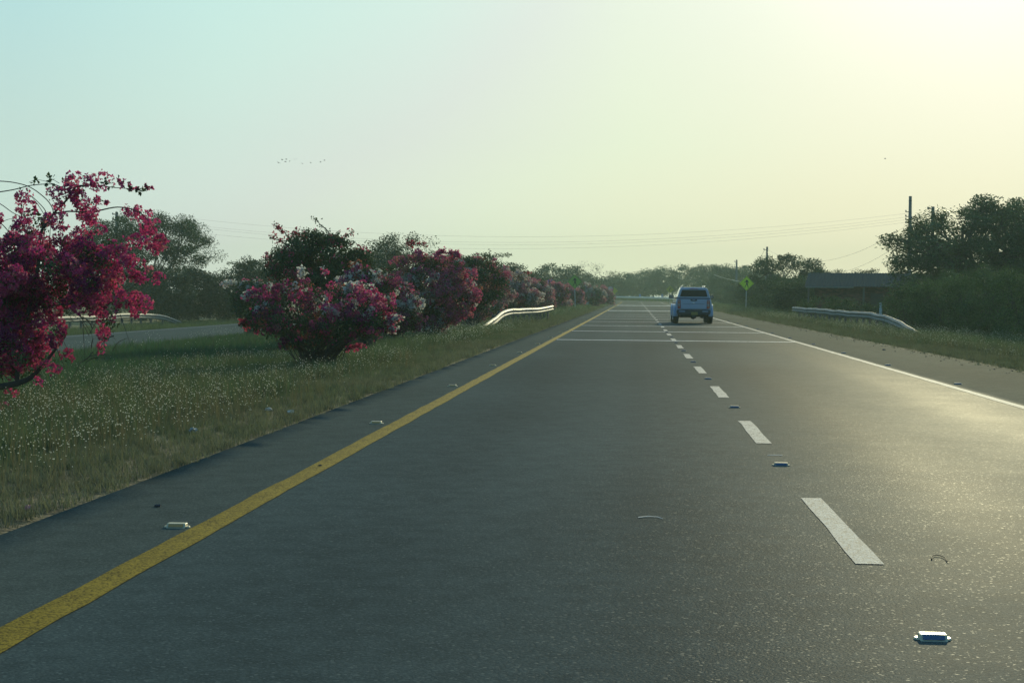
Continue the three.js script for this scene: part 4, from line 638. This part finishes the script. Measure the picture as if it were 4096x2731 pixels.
  part('hood', ext([[0.72, 1.1], [0.8, 1.18], [0.6, 1.25], [0.3, 1.26]], -3.6, -4.9, 0.03), paintM, g);
}

// ------------------------------------------------------------------ litter and small things on the ground
{
  const crumple = (r, flat, seed) => { const q = mulberry(seed), s = new THREE.IcosahedronGeometry(r, 2), a = s.attributes.position, seen = new Map(); for (let i = 0; i < a.count; i++) { const k = [a.getX(i), a.getY(i), a.getZ(i)].map((v) => v.toFixed(4)).join(); if (!seen.has(k)) seen.set(k, 0.6 + 0.7 * q()); const f = seen.get(k); a.setXYZ(i, a.getX(i) * f, a.getY(i) * f * flat, a.getZ(i) * f); } s.computeVertexNormals(); return s.translate(0, r * flat * 0.5, 0); };
  const put = (name, label, cat, geo, mat, vx, vy) => { const d = V((vx / PXS - W / 2) / F, -(vy / PXS - HGT / 2) / F, -1).applyQuaternion(camera.quaternion); let t = 0, p = camera.position.clone(); for (let k = 0; k < 6000; k++) { p.addScaledVector(d, 0.02); const [, o] = roadCoords(p.x, p.z), gy = o > LEFT && o < RIGHT ? 0.003 : ground(p.x, p.z) + 0.03; if (p.y < gy) { p.y = gy; break; } t++; } const m = part(name, geo, mat); m.position.copy(p); return tag(m, label, cat); };
  const paper = M({ color: rgb(0.55, 0.48, 0.38), roughness: 0.8, flatShading: true });
  put('paper_scrap', 'crumpled white paper scrap at the grass edge, right one of the pair', 'litter', crumple(0.036, 0.7, 3), paper, 667, 948); put('paper_scrap', 'flat white paper scrap in the grass, left one of the pair', 'litter', crumple(0.04, 0.5, 4), paper, 617, 941);
  put('plastic_bag', 'pale blue plastic bag lying in the flowering grass', 'litter', crumple(0.042, 0.6, 5), M({ color: rgb(0.22, 0.26, 0.25), roughness: 0.7, flatShading: true }), 444, 990);
  put('pink_wrapper', 'small pink wrapper in the short grass at the lower left', 'litter', crumple(0.032, 0.5, 6), M({ color: rgb(0.5, 0.16, 0.2), roughness: 0.7, flatShading: true }), 66, 1168);
  const peb = M({ color: rgb(0.05, 0.05, 0.055), roughness: 0.95, flatShading: true });
  put('pebble', 'dark pebble on the left shoulder beside the yellow line', 'pebble', crumple(0.02, 0.5, 8), peb, 362, 1162); put('pebble', 'dark pebble lying on the yellow line', 'pebble', crumple(0.014, 0.5, 9), peb, 735, 1069); put('clod', 'dark clod of earth on the right shoulder', 'clod', crumple(0.045, 0.4, 10), peb, 2030, 803);
  put('scuff_mark', 'small white scuff on the asphalt of the left lane', 'scuff', (() => { const w = new Wood(); w.limb([V(-0.07, 0.004, 0.02), V(-0.01, 0.006, -0.01), V(0.05, 0.006, 0), V(0.08, 0.004, 0.05)], 0.006, 0.003, 5); return w.build().scale(1, 0.4, 1.6); })(), M({ color: rgb(0.6, 0.6, 0.56), roughness: 0.7 }), 1492, 1187);
  put('scuff_mark', 'thin white scuff beside a lane dash', 'scuff', box(0.13, 0.004, 0.02, 0, 0, 0, 0.0018), M({ color: rgb(0.5, 0.52, 0.5), roughness: 0.7 }), 1780, 1044);
  put('rubber_strip', 'curled black rubber strip on the right lane', 'rubber strip', (() => { const w = new Wood(); w.limb(new THREE.CatmullRomCurve3([V(-0.06, 0.006, 0.03), V(-0.035, 0.008, -0.1), V(0, 0.008, -0.14), V(0.03, 0.008, -0.08), V(0.025, 0.006, 0.12)]).getPoints(24), 0.005, 0.004, 5); return w.build().scale(0.8, 0.6, 0.8); })(), M({ color: rgb(0.02, 0.02, 0.02), roughness: 0.8 }), 2160, 1283);
}
// birds
{
  const birdMat = M({ color: rgb(0.05, 0.05, 0.05), roughness: 0.9 });
  const bird = (() => { const p = []; const wing = (s) => p.push(0, 0, 0.1, s * 0.25, 0.16, 0.02, 0, 0, -0.12, s * 0.25, 0.16, 0.02, s * 0.52, 0.06, 0.1, s * 0.2, 0.12, -0.08, 0, 0, -0.12, s * 0.25, 0.16, 0.02, s * 0.2, 0.12, -0.08); wing(1); wing(-1); const g = new THREE.BufferGeometry(); g.setAttribute('position', new THREE.Float32BufferAttribute(p, 3)); g.computeVertexNormals(); return mergeGeometries([g, bare(new THREE.SphereGeometry(0.08, 8, 6).scale(0.8, 0.8, 2.6))]); })();
  [[639.5, 373.5], [648, 366.4], [657.5, 365.4], [655.4, 371], [665, 370], [677.7, 365.6], [694.8, 375.4], [713.8, 373.4], [736.2, 371.7], [745, 367.8]].forEach(([x, y], i) => { const m = part('bird', bird, birdMat); m.position.copy(spot(x, y, 185 + i * 3)); m.scale.setScalar(0.48); m.rotation.set(0.1 * ((i % 3) - 1), 0.8 + i * 0.5, 0.2 * ((i % 4) - 1.5)); tag(m, 'tiny dark bird, ' + ORD[i] + ' from the left in the flock over the hedge', 'bird', 'flock of birds in the sky'); });
  const m = part('bird', bird, birdMat); m.position.copy(spot(2033, 364, 185)); m.scale.setScalar(0.45); m.rotation.y = 1.2; tag(m, 'single tiny bird alone in the sky above the brick house', 'bird');
}

// ------------------------------------------------------------------ grass
{
  R = mulberry(900);
  const tuft = (n, h, w, spread, lean) => { const p = [], idx = []; for (let k = 0; k < n; k++) { const a = R() * 6.28, r = spread * Math.sqrt(R()), x = Math.cos(a) * r, z = Math.sin(a) * r, hh = h * rr(0.55, 1.15), b = R() * 6.28, lx = Math.cos(b) * lean * hh * rr(0.4, 1.3), lz = Math.sin(b) * lean * hh * rr(0.4, 1.3), wx = -Math.sin(b) * w, wz = Math.cos(b) * w, o = p.length / 3; p.push(x - wx, 0, z - wz, x + wx, 0, z + wz, x + lx * 0.4 - wx * 0.7, hh * 0.6, z + lz * 0.4 - wz * 0.7, x + lx * 0.4 + wx * 0.7, hh * 0.6, z + lz * 0.4 + wz * 0.7, x + lx, hh, z + lz); idx.push(o, o + 1, o + 3, o, o + 3, o + 2, o + 2, o + 3, o + 4); } const g = new THREE.BufferGeometry(); g.setAttribute('position', new THREE.Float32BufferAttribute(p, 3)); g.setIndex(idx); return g; };
  const grassMat = M({ color: rgb(1, 1, 1), roughness: 0.85, transmission: 0.48, thickness: 0, side: THREE.DoubleSide, specularIntensity: 0.35 });
  const heads = (() => { const parts = []; for (let k = 0; k < 3; k++) { const h = rr(0.2, 0.34), x = gauss() * 0.05, z = gauss() * 0.05; parts.push(bare(new THREE.IcosahedronGeometry(0.006, 0).scale(1, 0.8, 1).translate(x, h, z))); } return mergeGeometries(parts); })();
  const jobs = { short: [], mid: [], tall: [], head: [], stalk: [] };
  // the frustum's two edges on the ground, with a margin
  const inView = (x, z) => { const d = -z; return x > -0.362 * d - 1.2 && x < 0.222 * d + 1.2; };
  function scatter(x0, x1, z0, z1, dens, f) { const n = Math.round((x1 - x0) * (z0 - z1) * dens); for (let k = 0; k < n; k++) { const x = rr(x0, x1), z = rr(z1, z0); if (inView(x, z)) f(x, z); } }
  const put = (list, x, z, s, c) => list.push([x, Math.max(ground(x, z) - 0.01, x > LEFT - 0.3 && x < RIGHT + 0.3 && z > -S0 ? -0.02 : -9), z, s, R() * 6.28, c]);
  const col = (d, off, n) => { const dry = clamp(1.15 - d * (off > 0 ? 0.3 : 0.55) + (n - 0.5) * 1.6) * 0.85, k = rr(0.65, 1.35); return rgb((0.092 + 0.075 * dry) * k, (0.135 + 0.038 * dry) * k, (0.056 + 0.04 * dry) * k); };
  const plantAt = (scale, far) => (x, z) => {
    const [, off] = roadCoords(x, z), left = off < LEFT; const d = left ? LEFT - off : off - RIGHT; if (d < -0.3 || (d < 0 && R() < 0.75) || (off > -24.2 && off < -16.9)) return; if (d < 0.1 && R() < 0.6) return;
    const n = fbm(x * 0.45, z * 0.45, 120, 3), lush = left && off > -16 ? sstep(4.2, 6.5, d + (n - 0.5) * 3) * (1 - sstep(9, 11.5, d)) : 0, c = col(d, off, n), t = R();
    if (d < 0.9 + n * 1.2 || (left && off > -17 && d > 9.6 + n * 2)) put(jobs.short, x, z, scale * rr(0.7, 1.1), c);
    else if (t < lush) put(jobs.tall, x, z, scale * rr(0.8, 1.3), rgb(0.06 * rr(0.7, 1.2), 0.115 * rr(0.7, 1.25), 0.045));
    else put(R() < 0.45 ? jobs.short : jobs.mid, x, z, scale * rr(0.75, 1.25), c);
    const bloom = sstep(0.4, 0.62, fbm(x * 0.3 + 40, z * 0.22, 140, 3) + 0.12) * sstep(0.3, 0.9, d) * (1 - lush * 0.93) * (left && d > 8.5 ? 0.1 : 1);
    if (R() < (far ? 0.42 : 0.3) * bloom) put(jobs.head, x, z, (far ? 1.15 : 0.9) * rr(0.65, 1.25), R() < 0.75 ? rgb(0.85, 0.83, 0.7) : rgb(0.6, 0.55, 0.35));
    if (R() < 0.16 * bloom) put(jobs.stalk, x, z, rr(0.8, 1.2), rgb(0.15, 0.14, 0.07));
  };
  scatter(-7.5, LEFT + 0.3, -8.5, -22, 110, plantAt(0.9, false));
  scatter(-12.5, LEFT + 0.3, -22, -40, 75, plantAt(1.05, false));
  scatter(-16.4, LEFT + 0.3, -40, -75, 38, plantAt(1.25, true));
  scatter(-16.4, LEFT + 0.1, -75, -130, 16, plantAt(1.7, true));
  scatter(-12, LEFT + 0.1, -130, -330, 4.5, plantAt(2.4, true));
  scatter(-30, -24.1, -50, -125, 16, plantAt(1.15, true));
  scatter(RIGHT - 0.3, 11, -28, -60, 60, plantAt(1.05, false));
  scatter(RIGHT - 0.3, 15, -60, -120, 26, plantAt(1.4, true));
  scatter(RIGHT - 0.3, 14, -120, -330, 4.5, plantAt(2.4, true));
  scatter(-60, 40, -372, -412, 1.6, plantAt(3, true));
  const build = (name, geo, list, mat, label, category) => { const im = new THREE.InstancedMesh(geo, mat, list.length), m = new THREE.Matrix4(), q = new THREE.Quaternion(), e = new THREE.Euler(); list.forEach(([x, y, z, s, a, c], i) => { e.set((hash2(i, 1) - 0.5) * 0.3, a, (hash2(i, 2) - 0.5) * 0.3); m.compose(V(x, y, z), q.setFromEuler(e), V(s, s * (0.8 + 0.4 * hash2(i, 3)), s)); im.setMatrixAt(i, m); im.setColorAt(i, c); }); im.name = numbered(name); im.castShadow = im.receiveShadow = true; im.userData.kind = 'stuff'; tag(im, label, category); scene.add(im); };
  build('short_grass', tuft(14, 0.1, 0.0035, 0.09, 0.7), jobs.short, grassMat, 'short dry grass along the edges of the asphalt', 'grass');
  build('meadow_grass', tuft(12, 0.2, 0.004, 0.08, 0.5), jobs.mid, grassMat, 'knee-low meadow grass on both verges', 'grass');
  build('tall_grass', tuft(14, 0.25, 0.006, 0.1, 0.45), jobs.tall, grassMat, 'lush green grass in the middle of the median', 'grass');
  build('grass_flowers', heads, jobs.head, M({ color: rgb(1, 1, 1), roughness: 0.9, transmission: 0.65, thickness: 0, side: THREE.DoubleSide, specularIntensity: 0.3 }), 'tiny whitish flower heads scattered over the verges', 'flowers');
  build('grass_stalks', tuft(6, 0.32, 0.0022, 0.07, 0.22), jobs.stalk, grassMat, 'thin dry flower stalks among the verge grass', 'grass');
  { const list = []; for (let k = 0; k < 380; k++) { const right = true, z = -rr(9, 110), e = Math.abs(gauss()) * 0.35, x = right ? RIGHT - e : LEFT + e; if (inView(x, z)) list.push([x, 0.004, z, rr(0.4, 1.3), R() * 6.28, R() < 0.7 ? rgb(0.05, 0.048, 0.04) : rgb(0.16, 0.14, 0.1)]); } build('gravel', new THREE.DodecahedronGeometry(0.018, 0).scale(1.2, 0.6, 1), list, M({ color: rgb(1, 1, 1), roughness: 1 }), 'crumbs of earth and grit scattered along the asphalt edges', 'gravel'); }
  console.log('instances', Object.values(jobs).map((l) => l.length).join(' '));
}

let tris = 0; scene.traverse((o) => { if (o.isMesh && !o.isInstancedMesh) tris += (o.geometry.index ? o.geometry.index.count : o.geometry.attributes.position.count) / 3; }); console.log('triangles', tris);
renderer.render(scene, camera);
